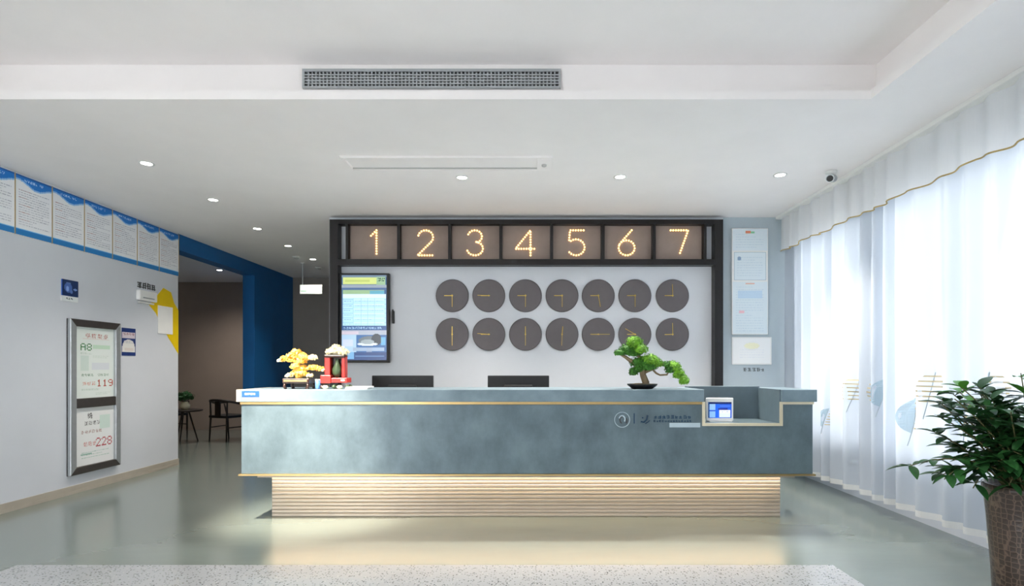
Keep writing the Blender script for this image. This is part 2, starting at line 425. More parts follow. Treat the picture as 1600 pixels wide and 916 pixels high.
MB().box(c0, c0 + .03, YD - .021, DB + .02, zs, ztop).build('end_cap', M['pale_gold'], desk, bevel=.003)
MB().box(x0 - .005, n0, YD - .01, DB, zt, zs).build('trim_strip', M['gold'], desk)
MB().box(n1, x1 + .005, YD - .01, DB, zt, zs).build('trim_strip', M['pale_gold'], desk)
MB().box(x0 - .02, x1 + .02, YD - .01, DB, zb - .014, zb).build('bottom_trim', M['gold'], desk)
# lowered niche for the guest tablet
MB().box(n0, n1, 5.0, DB, zn, ztop + .012).build('niche_back', M['niche'], desk)
MB().box(n1 - .012, n1, YD, 5.0, zn, ztop).build('niche_side', M['niche'], desk)
MB().box(n0, n0 + .012, YD, 5.0, zn, ztop).build('niche_side', M['niche'], desk)
fw = .022
MB().prism(xz([(n0-fw/2, zn-fw), (n1+fw/2, zn-fw), (n1+fw/2, zs), (n1-fw/2, zs), (n1-fw/2, zn), (n0+fw/2, zn), (n0+fw/2, zs), (n0-fw/2, zs)]), (0, YD - .014, 0), (0, YD + .01, 0)).build('niche_frame', M['pale_gold'], desk)
# plinth of horizontal slats
YP = 4.855; px0, px1 = W(425, 0, YP).x, W(1219, 0, YP).x; ph = zb - .014
plinth = MB().box(px0 + .02, px1 - .02, YP + .02, DB - .05, 0, ph).build('plinth', M['slat_gap'], desk)
NS = 13; sh = ph / NS
sm = MB(); hw = (px1 - px0) / 2
pr = [Vector((0, a, b)) for a, b in ((.03, 0), (.03, sh * .92), (.004, sh * .92), (0, sh * .75), (0, sh * .2), (.004, 0))]
sm.prism(pr, (-hw, 0, 0), (hw, 0, 0)); smesh = sm.mesh('slat', M['slat'])
for k in range(NS): inst('slat', smesh, plinth, ((px0 + px1) / 2, YP, k * sh + .001))
for s in (0, 1):
    x = (px0, px1 - .02)[s]; MB().box(x, x + .02, YP + .03, DB - .05, 0, ph).build('plinth_end', M['slat'], desk)
MB().box(px0 - .05, px1 + .05, YP - .075, YP - .02, ph - .012, ph - .001).build('light_strip', M['led'], desk, label='warm glowing light strip')
MB().box(px0 - .06, px1 + .06, YP - .14, YP - .13, ph - .042, ph).build('light_shield', M['slat'], desk)  # added lip, hides the strip's reflection in the floor
# staff side: lower work surface, out of view, made white to bounce light upward
MB().box(px0, px1, DB, 5.75, .72, .76).build('work_surface', M['white_plastic'], desk)
for x in (px0, px1 - .03): MB().box(x, x + .03, DB, 5.7, 0, .72).build('side_panel', M['niche'], desk)

# marks on the desk front
def glyph_mb(mb, x, z, size, Y, rnd, th=.15):
    s = size
    for q in range(rnd.randint(2, 3)):
        zz = z + s * (.12 + .36 * q) ; mb.box(x + s * rnd.uniform(0, .2), x + s * rnd.uniform(.75, 1), Y - .003, Y - .001, zz, zz + s * th)
    for q in range(rnd.randint(1, 2)):
        xx = x + s * rnd.uniform(.05, .8); mb.box(xx, xx + s * th, Y - .0034, Y - .0014, z + s * rnd.uniform(0, .3), z + s * rnd.uniform(.7, 1))
lg = thing('desk_emblem', (dx(1025), YD - .001, dz(668)), 'ring emblem and blue lettering on the desk front beside the niche', 'emblem')
cx, cz = dx(972), dz(656)
ring = MB()
pts = [Vector((cx + .062 * math.cos(a), YD - .004, cz + .062 * math.sin(a))) for a in np.linspace(0, 2 * math.pi, 40)]
ring.tube(pts, .003, 6); ring.build('ring', M['pale_ink'], lg)
MB().tube([Vector((cx + .024 * math.cos(a), YD - .004, cz + .004 + .028 * math.sin(a))) for a in np.linspace(-.7, 2.9, 16)], .006, 6).build('emblem_arc', M['pale_ink'], lg)
MB().tube([Vector((cx + .006 + .024 * math.cos(a), YD - .005, cz - .002 + .028 * math.sin(a))) for a in np.linspace(1.7, 4.3, 14)], .006, 6).build('emblem_arc', M['ink'], lg)
MB().tube([(cx + .035, YD - .004, cz + .012), (cx + .042, YD - .004, cz - .012), (cx + .036, YD - .004, cz - .03)], .005, 6).build('emblem_arc', M['ink'], lg)
MB().box(dx(990), dx(991.6), YD - .004, YD - .001, dz(662), dz(646)).build('divider', M['teal_ink'], lg)
MB().tube([(dx(1001), YD - .004, dz(659)), (dx(1006), YD - .004, dz(660)), (dx(1010), YD - .004, dz(656)), (dx(1011.5), YD - .004, dz(649))], .007, 6).build('emblem_swoosh', M['teal_ink'], lg)
MB().tube([(dx(1008), YD - .005, dz(662)), (dx(1012), YD - .005, dz(660)), (dx(1015), YD - .005, dz(657))], .004, 6).build('emblem_swoosh', M['teal_ink'], lg)
MB().lathe([(.007, 0), (.007, .003)], (dx(1004), YD - .001, dz(653)), 10, 'y').build('emblem_dot', M['teal_ink'], lg)
g = MB(); rr = random.Random(3)
for k in range(9): glyph_mb(g, dx(1021 + k * 6.6), dz(655), .031, YD, rr, .2)
g.build('lettering', M['teal_ink'], lg)
g = MB()
for k in range(14): glyph_mb(g, dx(1021 + k * 4.3), dz(660), .018, YD, rr, .22)
g.build('lettering', M['teal_ink'], lg)
MB().box(dx(1046), dx(1094), YD - .002, YD - .0005, dz(668), dz(661)).build('pale_band', M['pale_ink'], lg)
# blue sticker on the counter's left corner
st = thing('counter_sticker', (dx(393), YD - .021, dz(620)), 'small blue sticker with pale print on the left corner of the counter edge', 'sticker')
cv = Canvas(26, 9, '#1d4fa8'); cv.rect(4, 3, 20, 6, '#8fc0ee', .8).glyphs(5, 3, 4, 3, '#e8f4ff')
MB().box(dx(380), dx(407), YD - .0222, YD - .02, dz(620), dz(611)).build('backing', M['paper'], st)
sheet('print', cv, (dx(380), YD - .0226, dz(611)), (dx(407) - dx(380), 0, 0), (0, 0, dz(620) - dz(611)), M['print'], st)

# ------------------------------------------------------------------ black frame with the lit numbers
FY = 6.54; fx = lambda x: (x - VX) * FY / F; fz = lambda y: CAMH - (y - VY) * FY / F
fr = thing('feature_frame', (0, 6.6, 0), 'tall black metal frame on the wall behind the desk', 'frame')
MB().box(fx(515), fx(528), FY, YB, 0, fz(343)).build('post', M['black'], fr)
MB().box(fx(1117), fx(1130), FY, YB, 0, fz(343)).build('post', M['black'], fr)
MB().box(fx(528), fx(1117), FY, YB, fz(350), fz(343)).build('beam', M['black'], fr)
MB().box(fx(528), fx(1117), FY, YB, fz(414), fz(405)).build('beam', M['black'], fr)
divs = [(539.5, 543.5), (620, 624.5), (700, 704.5), (780, 784.5), (860, 864.5), (940, 945), (1020, 1025), (1100, 1104.5)]
for a, b in divs: MB().box(fx(a), fx(b), FY + .01, YB, fz(405), fz(350)).build('divider', M['black'], fr)
def arc(cx, cz, rx, rz, a0, a1, n=24): return [(cx + rx * math.cos(math.radians(a)), cz + rz * math.sin(math.radians(a))) for a in np.linspace(a0, a1, n)]
DIG = {'1': [[(-.16, .78), (.06, 1), (.06, 0)]],
       '2': [arc(0, .72, .3, .28, 165, -35) + [(-.32, 0), (.36, 0)]],
       '3': [arc(0, .75, .28, .25, 160, -80) , arc(0, .27, .32, .27, 80, -165)],
       '4': [[(.2, 0), (.2, 1), (-.4, .26), (.42, .26)]],
       '5': [[(.3, 1), (-.24, 1), (-.28, .58)] + arc(0, .32, .34, .32, 130, -160)],
       '6': [[(.2, 1), (-.2, .55)] + arc(0, .3, .32, .3, 150, -210)],
       '7': [[(-.34, 1), (.36, 1), (0, 0)]]}
def resample(p, d):
    out = [p[0]]; acc = 0
    for a, b in zip(p[:-1], p[1:]):
        L = math.hypot(b[0] - a[0], b[1] - a[1]); t = d - acc
        while t <= L:
            out.append((a[0] + (b[0] - a[0]) * t / L, a[1] + (b[1] - a[1]) * t / L)); t += d
        acc = (acc + L) % d if L else acc
    return out
bulb_me = MB().lathe([(.004, 0), (.0105, .004), (.0095, .011), (.004, .015)], (0, 0, 0), 8, 'y').mesh('bulb', M['bulb'], smooth=True)
for i, ch in enumerate('1234567'):
    a, b = divs[i][1], divs[i + 1][0]
    x0_, x1_, z0_, z1_ = fx(a) + .002, fx(b) - .002, fz(405) + .002, fz(350) - .002
    t = thing('number_panel', ((x0_ + x1_) / 2, YB - .03, z0_), 'taupe marquee panel with the numeral %s in warm bulbs' % ['one','two','three','four','five','six','seven'][i], 'number sign', 'marquee number panels')
    pn = MB().box(x0_, x1_, YB - .04, YB - .002, z0_, z1_).build('panel', M['taupe_panel'], t)
    cxx = fx([583, 663, 741, 821, 901, 981, 1064][i]); H = .298; zz = fz(397)
    for path in DIG[ch]:
        for (u, v) in resample([(p * H, q * H) for p, q in path], .031):
            inst('bulb', bulb_me, pn, (cxx + u, YB - .04, zz + v))

# ------------------------------------------------------------------ wall clocks
ordn = ['first', 'second', 'third', 'fourth', 'fifth', 'sixth', 'seventh']
cx_ = [707, 764, 821, 878, 934.5, 991.5, 1050]
hands = [[(180, -90), (180, 178), (180, -90), (180, -90), (180, -80), (180, -90), (180, 92)],
         [(90, -90), (180, 176), (90, -90), (85, -92), (180, 0), (180, 150), (182, 91)]]
rim_me = MB().lathe([(.19, 0), (.196, .004), (.196, .022), (.188, .026)], (0,0,0), 40, 'y').mesh('rim', M['clock_rim'])
dial_me = MB().lathe([(.186, .0), (.187, .0275)], (0,0,0), 40, 'y').mesh('dial', M['clock'])
pin_me = MB().lathe([(.009, .027), (.009, .036)], (0,0,0), 12, 'y').mesh('pin', M['hand'])
hour_me = MB().box(-.012, .095, -.0325, -.030, -.0042, .0042).mesh('hand', M['hand'])
min_me = MB().box(-.015, .135, -.0355, -.033, -.003, .003).mesh('hand', M['hand'])
for r_ in range(2):
    for i in range(7):
        p = W(cx_[i], (462.6, 522.8)[r_], YB); p.y = YB
        lab = 'round grey wall clock, %s of the %s row counted from the screen' % (ordn[i], ('upper', 'lower')[r_])
        t = thing('wall_clock', p, lab, 'clock', 'grey wall clocks')
        inst('rim', rim_me, t, p); dl = inst('dial', dial_me, t, p); inst('pin', pin_me, dl, p)
        h, m_ = hands[r_][i]
        inst('hour_hand', hour_me, dl, p, (0, -math.radians(h), 0)); inst('minute_hand', min_me, dl, p, (0, -math.radians(m_), 0))

# ------------------------------------------------------------------ information screen
SY = YB - .08; sx = lambda x: (x - VX) * SY / F; sz = lambda y: CAMH - (y - VY) * SY / F
t = thing('information_screen', (sx(569), YB, sz(567)), 'tall portrait information display with blue tables on the back wall', 'screen')
MB().box(sx(530), sx(608), SY, YB - .022, sz(567), sz(427)).build('housing', M['monitor'], t, bevel=.004)
cv = Canvas(80, 148, '#27507c')
cv.rect(0, 0, 80, 148, '#3a5f86').rect(0, 0, 80, 4, '#6a7f94').rect(2, 4, 62, 16, '#c3cf7e').rect(6, 8, 50, 12, '#a3b35a', .6)
cv.rect(62, 3, 78, 17, '#8fb08c').glyphs(64, 5, 2, 6, '#27483c').rect(0, 17, 80, 22, '#8b97a6').rect(0, 22, 80, 26, '#44608a')
cv.rect(2, 26, 76, 33, '#8fae86').rect(50, 27, 76, 33, '#5b9fb4').rect(2, 33, 79, 88, '#a9d3f0').rect(2, 33, 79, 40, '#c9e5f6')
for y in range(42, 88, 8): cv.rect(2, y, 79, y + 1, '#86b8dc'); cv.lines(4, 18, y + 3, y + 6, 3, '#4f7aa0', .8).lines(24, 74, y + 3, y + 6, 3, '#6f9cc4', .7); cv.rect(20, y, 76, y + 2, '#d6ecfa', .6)
for x in (20, 34, 46, 58): cv.rect(x, 40, x + 1, 88, '#8fc0e2')
cv.rect(0, 88, 80, 96, '#1d4a80').glyphs(3, 90, 14, 4, '#9cc4e8', .7).rect(0, 96, 80, 104, '#a0a8b8').rect(0, 98, 30, 103, '#c9b9c8', .7)
cv.rect(0, 104, 80, 148, '#2f5f96').rect(0, 104, 26, 134, '#9dbbd8').rect(2, 112, 20, 124, '#c3c7de', .7)
cv.disc(52, 114, 22, 8, '#5d6a74').disc(62, 112, 9, 10, '#2a3440').disc(46, 120, 18, 3, '#c4ced4').disc(46, 116, 12, 4, '#8d9aa2').rect(70, 108, 78, 122, '#6ab2d8', .7)
cv.rect(20, 126, 76, 132, '#8ea3bd').rect(44, 126, 54, 142, '#8d9cb4', .6).rect(0, 134, 80, 148, '#173c74').rect(8, 134, 22, 146, '#6aa0cc').rect(24, 140, 76, 142, '#5d87b8', .7)
sheet('display', cv, (sx(534), SY - .001, sz(430)), (sx(604) - sx(534), 0, 0), (0, 0, sz(563) - sz(430)), M['screen'], t)
t = thing('remote_holder', (sx(612), YB, sz(506)), 'slim black holder on the wall right beside the tall screen', 'holder')
MB().box(sx(610.6), sx(614), YB - .03, YB, sz(505), sz(485)).build('body', M['monitor'], t, bevel=.004)
MB().box(sx(611.2), sx(613.4), YB - .038, YB - .03, sz(498), sz(483)).build('grip', M['black'], t, bevel=.003)

# ------------------------------------------------------------------ notices at the right of the frame
bx = lambda x: (x - VX) * YB / F; bz = lambda y: CAMH - (y - VY) * YB / F
t = thing('notice_board', (bx(1170), YB, bz(523)), 'tall pale blue notice board with framed sheets beside the curtain', 'notice board')
MB().box(bx(1142), bx(1198), YB - .036, YB - .021, bz(523), bz(358)).build('board', M['white_plastic'], t, bevel=.002)
for (a, b, y0, y1, sd) in ((1143, 1197, 359, 393, 1), (1145, 1195, 395, 439, 2), (1143, 1197, 441, 522, 3)):
    cv = Canvas(54, y1 - y0, '#dbe7ee'); cv.r.seed(sd)
    cv.lines(5, 48, 8, (y1 - y0) - 4, 4, '#a9c3d8', .5)
    if sd == 1: cv.rect(20, 3, 28, 7, '#e08a6a').rect(28, 4, 34, 7, '#7fc49a')
    if sd == 2: cv.rect(0, 0, 54, 1, '#b5c6d2').rect(0, 0, 1, 60, '#b5c6d2').rect(53, 0, 54, 60, '#b5c6d2').rect(0, y1-y0-1, 54, y1-y0, '#b5c6d2').disc(9, 10, 3, 3, '#8fa8c8')
    if sd == 3: cv.rect(8, 14, 46, 26, '#b9d5ec', .7).rect(10, 45, 18, 49, '#e8b9c4').rect(20, 2, 34, 4, '#e0b0a0')
    sheet('notice_sheet', cv, (bx(a), YB - .0375, bz(y0)), (bx(b) - bx(a), 0, 0), (0, 0, bz(y1) - bz(y0)), M['print'], t)
t = thing('certificate', (bx(1174), YB, bz(570)), 'plain white certificate hanging below the pale notice board', 'certificate')
MB().box(bx(1143), bx(1205), YB - .012, YB, bz(570), bz(527)).build('frame', M['white_plastic'], t, bevel=.003)
cv = Canvas(58, 40, '#f4f5f5'); cv.disc(29, 12, 12, 5, '#f0edc0', .7).lines(10, 48, 18, 34, 4, '#dfe3ee', .6)
sheet('certificate_sheet', cv, (bx(1145), YB - .0135, bz(529)), (bx(1203) - bx(1145), 0, 0), (0, 0, bz(568) - bz(529)), M['print'], t)
g = MB(); rr = random.Random(9)
for k in range(5): glyph_mb(g, bx(1161 + k * 7), bz(581), .045, YB, rr, .16)
g.build('wall_lettering', M['ink'], label='small grey raised characters on the wall under the white certificate', cat='lettering')

# ------------------------------------------------------------------ left wall: rule panels
def ly(x): return -XL * F / (VX - x)                     # photo column -> distance along the left wall
def lz(x, y): return CAMH - (y - VY) * ly(x) / F
PB, PT = 2.525, 3.085
edges = [ly(22) + .3965 * (k - 1) for k in range(8)]
pos = ['leftmost, cut by picture edge', 'second from the left', 'third from the left', 'middle one', 'third from the alcove', 'second from the alcove', 'nearest the alcove']
for k in range(7):
    y0 = edges[k] + .0005; y1 = y0 + .389
    t = thing('rule_panel', (XL, (y0 + y1) / 2, PB), 'white rule panel with blue wave header, ' + pos[k] + ' of the row', 'sign panel', 'rule panels in a row')
    MB().box(XL, XL + .012, y0, y1, PB, PT).build('board', M['white_plastic'], t, bevel=.0015)
    cv = Canvas(52, 74, '#f4f6fa'); cv.r.seed(k)
    for x in range(52):
        e = 9 + 3.5 * math.sin((x - 8) / 52 * 6.3 - 1.0) + x * .04
        cv.rect(x, 0, x + 1, e + 2, '#6bb8ee', .8); cv.rect(x, 0, x + 1, e, '#1279d2')
    cv.rect(0, 0, 52, 2, '#0b5cab'); cv.glyphs(12, 4, 7, 3, '#bfe2ff', .9)
    cv.lines(4, 48, 18, 62, 3, '#8f93a8', .75); cv.lines(4, 20, 18, 62, 9, '#b0574f', .6)
    cv.rect(0, 66, 52, 67, '#7cc6f0').rect(0, 67, 52, 74, '#1f7fc6')
    sheet('print', cv, (XL + .0125, y0 + .003, PT - .002), (0, y1 - y0 - .006, 0), (0, 0, PB - PT + .004), M['print'], t)
    MB().box(XL, XL + .016, y1, y1 + .0055, PB, PT).build('edge_strip', M['gold'], t)

# other things on the left wall
def wall_rect(xa, xb, ya, yb_):
    """photo rectangle seen on the left wall -> (y0, y1, z0, z1)"""
    xm = (xa + xb) / 2; return ly(xa), ly(xb), lz(xm, yb_), lz(xm, ya)
y0, y1, z0, z1 = wall_rect(95.5, 120.5, 438, 463)
t = thing('blue_square_sign', (XL, (y0 + y1) / 2, z0 - .06), 'small navy square sign with pale emblem, left above the framed board', 'sign')
MB().box(XL, XL + .012, y0, y1, z0, z1).build('plate', M['blue_ink'], t, bevel=.002)
cv = Canvas(25, 25, '#16305f'); cv.disc(9, 12, 6, 8, '#4d6fb8').disc(8, 14, 2.5, 4, '#8fb0e8').disc(20, 14, 3, 1.6, '#7f9fd8').disc(14, 18, 2, 3, '#5f7fc0').rect(6, 4, 13, 6, '#5f7cb8')
sheet('print', cv, (XL + .0125, y0, z1), (0, y1 - y0, 0), (0, 0, z0 - z1), M['print'], t)
cv = Canvas(25, 8, '#e4eaea'); cv.glyphs(6, 2, 3, 3, '#4a5a5e')
MB().box(XL, XL + .009, y0 - .005, y1, z0 - .055, z0 - .004).build('caption_plate', M['white_plastic'], t)
sheet('caption', cv, (XL + .0095, y0 - .004, z0 - .005), (0, y1 - y0, 0), (0, 0, -.049), M['print'], t)

y0, y1, z0, z1 = wall_rect(212, 240, 455, 471)
t = thing('wall_router', (XL, (y0 + y1) / 2, z0), 'white wall box beneath dark characters near the alcove corner', 'wall box')
MB().box(XL, XL + .05, y0, y1, z0, z1).build('body', M['white_plastic'], t, bevel=.012)
MB().box(XL + .05, XL + .054, y0 + .06, y1 - .06, z0 + .03, z0 + .042).build('slot', M['aluminium'], t)
MB().box(XL, XL + .03, y0 + .03, y1 - .03, z0 - .03, z0 - .012).build('lower_lip', M['white_plastic'], t, bevel=.003)
g = MB(); rr = random.Random(21)
ya, yb2 = ly(214), ly(243)
zc = lz(228, 452)
for k in range(4):
    yy = ya + (yb2 - ya) * k / 4; s = .075
    for q in range(3):
        zz = zc + s * (.1 + .33 * q) ; g.box(XL, XL + .004, yy + s * rr.uniform(0, .3), yy + s * rr.uniform(.7, 1.1), zz, zz + s * .16)
    for q in range(2):
        u = yy + s * rr.uniform(.1, .8); g.box(XL, XL + .0045, u, u + s * .16, zc, zc + s * rr.uniform(.8, 1.1))
g.build('wall_characters', M['ink'], label='row of dark raised characters above the white wall box', cat='lettering')

poly = [(233, 477), (255, 450), (267, 457), (272, 474), (278.4, 485), (278.4, 553), (263, 528), (243, 489)]
poly = [(ly(a), lz(a, b)) for a, b in poly]
MB().prism([Vector((0, a, b)) for a, b in poly], (XL, 0, 0), (XL + .003, 0, 0)).build('yellow_decal', M['yellow'], label='bright yellow angular decal on the wall corner beside the alcove', cat='decal')
y0, y1, z0, z1 = wall_rect(246, 269, 479, 522)
MB().box(XL + .0032, XL + .009, y0, y1, z0, z1).build('white_card', M['paper'], bevel=.001, label='blank white card stuck over the yellow decal', cat='card')

y0, y1, z0, z1 = wall_rect(189, 211, 513, 556)
t = thing('blue_notice', (XL, (y0 + y1) / 2, z0), 'narrow navy and white notice to the right of the framed board', 'notice')
MB().box(XL, XL + .006, y0, y1, z0, z1).build('plate', M['white_plastic'], t)
cv = Canvas(24, 46, '#233a78'); cv.rect(1, 7, 23, 17, '#d8cdd6').glyphs(3, 8, 4, 4, '#8a3f58', .6).disc(12, 29, 10, 10, '#e6e4e0').rect(1, 30, 23, 40, '#e6e4e0').rect(5, 33, 20, 38, '#d9c9c4', .6).lines(3, 21, 20, 26, 2, '#7080a8', .5)
sheet('print', cv, (XL + .0065, y0, z1), (0, y1 - y0, 0), (0, 0, z0 - z1), M['print'], t)

# tall framed price board
y0, y1 = ly(104), ly(183); z1 = 1.805; z0 = .195
t = thing('price_board', (XL, (y0 + y1) / 2, z0), 'tall aluminium framed double price board on the left wall', 'notice board')
D = .045; bw = .075; zm = .93
MB().box(XL, XL + .012, y0, y1, z0, z1).build('backing', M['dark_alu'], t)
def frame_bar(pts, m): MB().prism([Vector((0, a, b)) for a, b in pts], (XL, 0, 0), (XL + D, 0, 0)).build('frame_bar', m, t, bevel=.006)
frame_bar([(y0, z0), (y0 + bw, z0 + bw), (y0 + bw, z1 - bw), (y0, z1)], M['aluminium'])
frame_bar([(y1, z0), (y1, z1), (y1 - bw, z1 - bw), (y1 - bw, z0 + bw)], M['aluminium'])
frame_bar([(y0, z1), (y0 + bw, z1 - bw), (y1 - bw, z1 - bw), (y1, z1)], M['dark_alu'])
frame_bar([(y0, z0), (y1, z0), (y1 - bw, z0 + bw), (y0 + bw, z0 + bw)], M['dark_alu'])
frame_bar([(y0 + bw, zm - .05), (y1 - bw, zm - .05), (y1 - bw, zm + .05), (y0 + bw, zm + .05)], M['dark_alu'])
cv = Canvas(80, 140, '#e6eeea')
cv.glyphs(22, 12, 4, 9, '#b85a50', .8, 3).rect(16, 22, 70, 23, '#e0b8b0', .6)
cv.text('A8', 12, 32, 2, '#2f7d43').rect(36, 34, 72, 42, '#bfe0c4', .8).lines(12, 34, 50, 54, 2, '#6f9a78', .5).lines(36, 70, 56, 62, 3, '#9fb8a8', .5).rect(12, 56, 28, 86, '#cfe0d8', .8).rect(34, 70, 70, 84, '#d8dde6', .7)
cv.glyphs(14, 92, 4, 5, '#5f8a6c', .8).glyphs(46, 92, 4, 5, '#5f8a6c', .7)
cv.glyphs(16, 108, 3, 7, '#d0745a', .7, 2).text('119', 44, 104, 2, '#b4442f')
cv.lines(14, 72, 122, 126, 2, '#7fa48a', .6).lines(42, 72, 130, 134, 3, '#8fb09a', .5)
zz1, zz0 = z1 - bw, zm + .05
sheet('price_sheet', cv, (XL + .016, y0 + bw, zz1), (0, y1 - y0 - 2*bw, 0), (0, 0, zz0 - zz1), M['print'], t)
cv = Canvas(80, 90, '#eceeee')
cv.glyphs(26, 9, 1, 9, '#3f3f3f', .9).glyphs(20, 22, 4, 6, '#4a4a4a', .8, 2).rect(50, 14, 72, 36, '#cfe6dc', .8).glyphs(14, 36, 6, 5, '#9a5f55', .7, 2)
cv.glyphs(18, 54, 3, 7, '#d07a72', .7, 2).text('228', 42, 50, 2, '#b8525a')
cv.lines(14, 70, 70, 80, 4, '#6fae98', .7).rect(12, 72, 34, 74, '#5fa890', .7)
zz1, zz0 = zm - .05, z0 + bw
sheet('price_sheet', cv, (XL + .016, y0 + bw, zz1), (0, y1 - y0 - 2*bw, 0), (0, 0, zz0 - zz1), M['print'], t)

# ------------------------------------------------------------------ ceiling fittings
def downlight(x, y, Z, label, power, lit=True, ang=110):
    k = (Z - CAMH) / (VY - y); return lamp_at(((x - VX) * k, k * F, Z), label, power, lit, ang)
def lamp_at(p, label, power, lit=True, ang=110, aim=None):
    p = Vector(p)
    t = thing('downlight', p, label, 'ceiling light', 'recessed downlights')
    MB().lathe([(.058, 0), (.062, -.006), (.048, -.008), (.042, -.002)], p, 28).build('trim_ring', M['white_plastic'], t, smooth=True)
    MB().lathe([(.043, -.001), (.043, -.004)], p, 24).build('lens', M['downlight'] if lit else M['unlit'], t)
    if power:
        l = bpy.data.lights.new('downlight_lamp', 'SPOT'); l.energy = power; l.spot_size = math.radians(ang); l.spot_blend = .8; l.shadow_soft_size = .05; l.color = (1, .93, .84)
        o = bpy.data.objects.new('downlight_lamp', l); sc.collection.objects.link(o); o.parent = t; o.location = (0, 0, -.03)
        if aim: o.rotation_euler = (Vector(aim) - p).to_track_quat('-Z', 'Y').to_euler(); l.spot_blend = 1.0; l.color = (1, .88, .74)
    return t
DL = [(229, 255, 'lit ceiling downlight nearest the blue rule panels'), (333, 312, 'lit ceiling downlight second in the row towards the corridor'),
      (402, 357, 'lit ceiling downlight third in the row towards the corridor'), (450, 384, 'lit ceiling downlight fourth in the row, just before the exit sign'),
      (489, 405, 'lit ceiling downlight deepest in the corridor, above the exit sign'), (722, 277, 'lit ceiling downlight in front of the long ceiling slot'),
      (969, 276, 'lit ceiling downlight right of the long ceiling slot'), (1219, 273, 'lit ceiling downlight nearest the curtain')]
for i, (x, y, lb) in enumerate(DL): downlight(x, y, CH, lb, (8, 27, 38, 20, 23, 122, 122, 95)[i], True, 110 if i < 5 else 92)
downlight(343, 422, CH, 'warm lit downlight in the alcove ceiling', 36, True, 150)
# downlights added in the tray, out of view, to brighten the room
for i, (x, y, z) in enumerate(((-2.7, 1.9, TZ), (-.7, 1.9, TZ), (1.3, 1.9, TZ), (-2.7, -.4, TZ), (-.7, -.4, TZ), (1.3, -.4, TZ))):
    lamp_at((x, y, z), 'added unseen downlight of the raised tray, ' + ['front left', 'front middle', 'front right', 'rear left', 'rear middle', 'rear right'][i] + ' one', 38)
lamp_at((-2.5, 2.95, TZ), 'added unseen tilted downlight aimed at the left end of the desk', 950, True, 32, (-2.0, 4.58, .9))  # spot added out of view to lighten the desk's left end
for x, y, lb in ((463, 401, 'unlit round ceiling detector left above the exit sign'), (498, 418, 'unlit round ceiling detector at the dark end of the corridor')):
    k = (CH - CAMH) / (VY - y); p = Vector(((x - VX) * k, k * F, CH))
    t = thing('smoke_detector', p, lb, 'smoke detector', 'ceiling detectors')
    MB().lathe([(.06, 0), (.06, -.012), (.05, -.02)], p, 24).build('base', M['white_plastic'], t, smooth=True)
    MB().lathe([(.04, -.02), (.036, -.036), (.012, -.04)], p, 20).build('cap', M['unlit'], t, smooth=True)

# long slot in the lower ceiling
k0, k1 = 1.8 / 332, 1.8 / 311
Y0, Y1 = k0 * F, k1 * F; X0, X1 = -1.605, .205
t = thing('ceiling_slot', ((X0 + X1) / 2, (Y0 + Y1) / 2, CH), 'long narrow white recessed ceiling panel above the desk', 'ceiling panel')
fh = .022
for a, b, c_, d in ((X0, X1, Y0, Y0 + .03), (X0, X1, Y1 - .03, Y1), (X0, X0 + .03, Y0 + .03, Y1 - .03), (X1 - .13, X1, Y0 + .03, Y1 - .03)):
    MB().box(a, b, c_, d, CH - fh, CH).build('frame_bar', M['ceiling'], t, bevel=.003)
MB().box(X0 + .03, X1 - .13, Y0 + .03, Y1 - .03, CH - .004, CH).build('panel', M['ceiling'], t)
MB().box(X0 + .03, X1 - .13, Y1 - .045, Y1 - .03, CH - .014, CH - .004).build('louvre', M['unlit'], t)
MB().lathe([(.022, CH - fh), (.022, CH - fh - .012), (.012, CH - fh - .018)], (X1 - .07, (Y0 + Y1) / 2, 0), 16).build('sensor', M['unlit'], t, smooth=True)

# air grille on the tray fascia
GY = TY1 + SB; kg = GY / F
gx = lambda x: (x - VX) * kg
gz = lambda y: CAMH - (y - VY) * kg
t = thing('air_grille', (gx(675), GY, gz(139)), 'long grey metal air grille in the raised ceiling edge', 'air grille')
a, b, z0, z1 = gx(474), gx(876), gz(139.5), gz(110)
MB().box(a, b, GY - .004, GY, z0, z1).build('backing', M['monitor'], t)
for q in ((a, b, z0, z0 + .012), (a, b, z1 - .018, z1), (a, a + .016, z0 + .012, z1 - .018), (b - .016, b, z0 + .012, z1 - .018)):
    MB().box(q[0], q[1], GY - .022, GY, q[2], q[3]).build('frame_bar', M['aluminium'], t)
hme = MB().box(-(b - a) / 2 + .016, (b - a) / 2 - .016, -.018, -.006, -.0045, .0045).mesh('slat', M['aluminium'])
for k in range(1, 5): inst('slat', hme, t, ((a + b) / 2, GY, z0 + .012 + (z1 - z0 - .03) * k / 5))
vme = MB().box(-.0045, .0045, -.016, -.008, -(z1 - z0 - .03) / 2, (z1 - z0 - .03) / 2).mesh('fin', M['aluminium'])
NV = 68
for k in range(1, NV): inst('fin', vme, t, (a + .016 + (b - a - .032) * k / NV, GY, (z0 + .012 + z1 - .018) / 2))

# security camera by the curtain
k = 1.8 / (VY - 268); p = Vector(((1299 - VX) * k, k * F, CH))
t = thing('security_camera', p, 'small grey dome camera on the ceiling near the curtain', 'camera')
MB().lathe([(.05, 0), (.05, -.02), (.03, -.03)], p, 20).build('mount', M['white_plastic'], t, smooth=True)
MB().tube([p + Vector((0, 0, -.02)), p + Vector((-.005, -.01, -.06))], .016, 10).build('neck', M['aluminium'], t)
MB().tube([p + Vector((.035, .03, -.055)), p + Vector((-.045, -.06, -.085))], [.034, .036], 14).build('housing', M['aluminium'], t)
MB().tube([p + Vector((-.045, -.06, -.085)), p + Vector((-.05, -.066, -.087))], .028, 14).build('lens', M['monitor'], t)

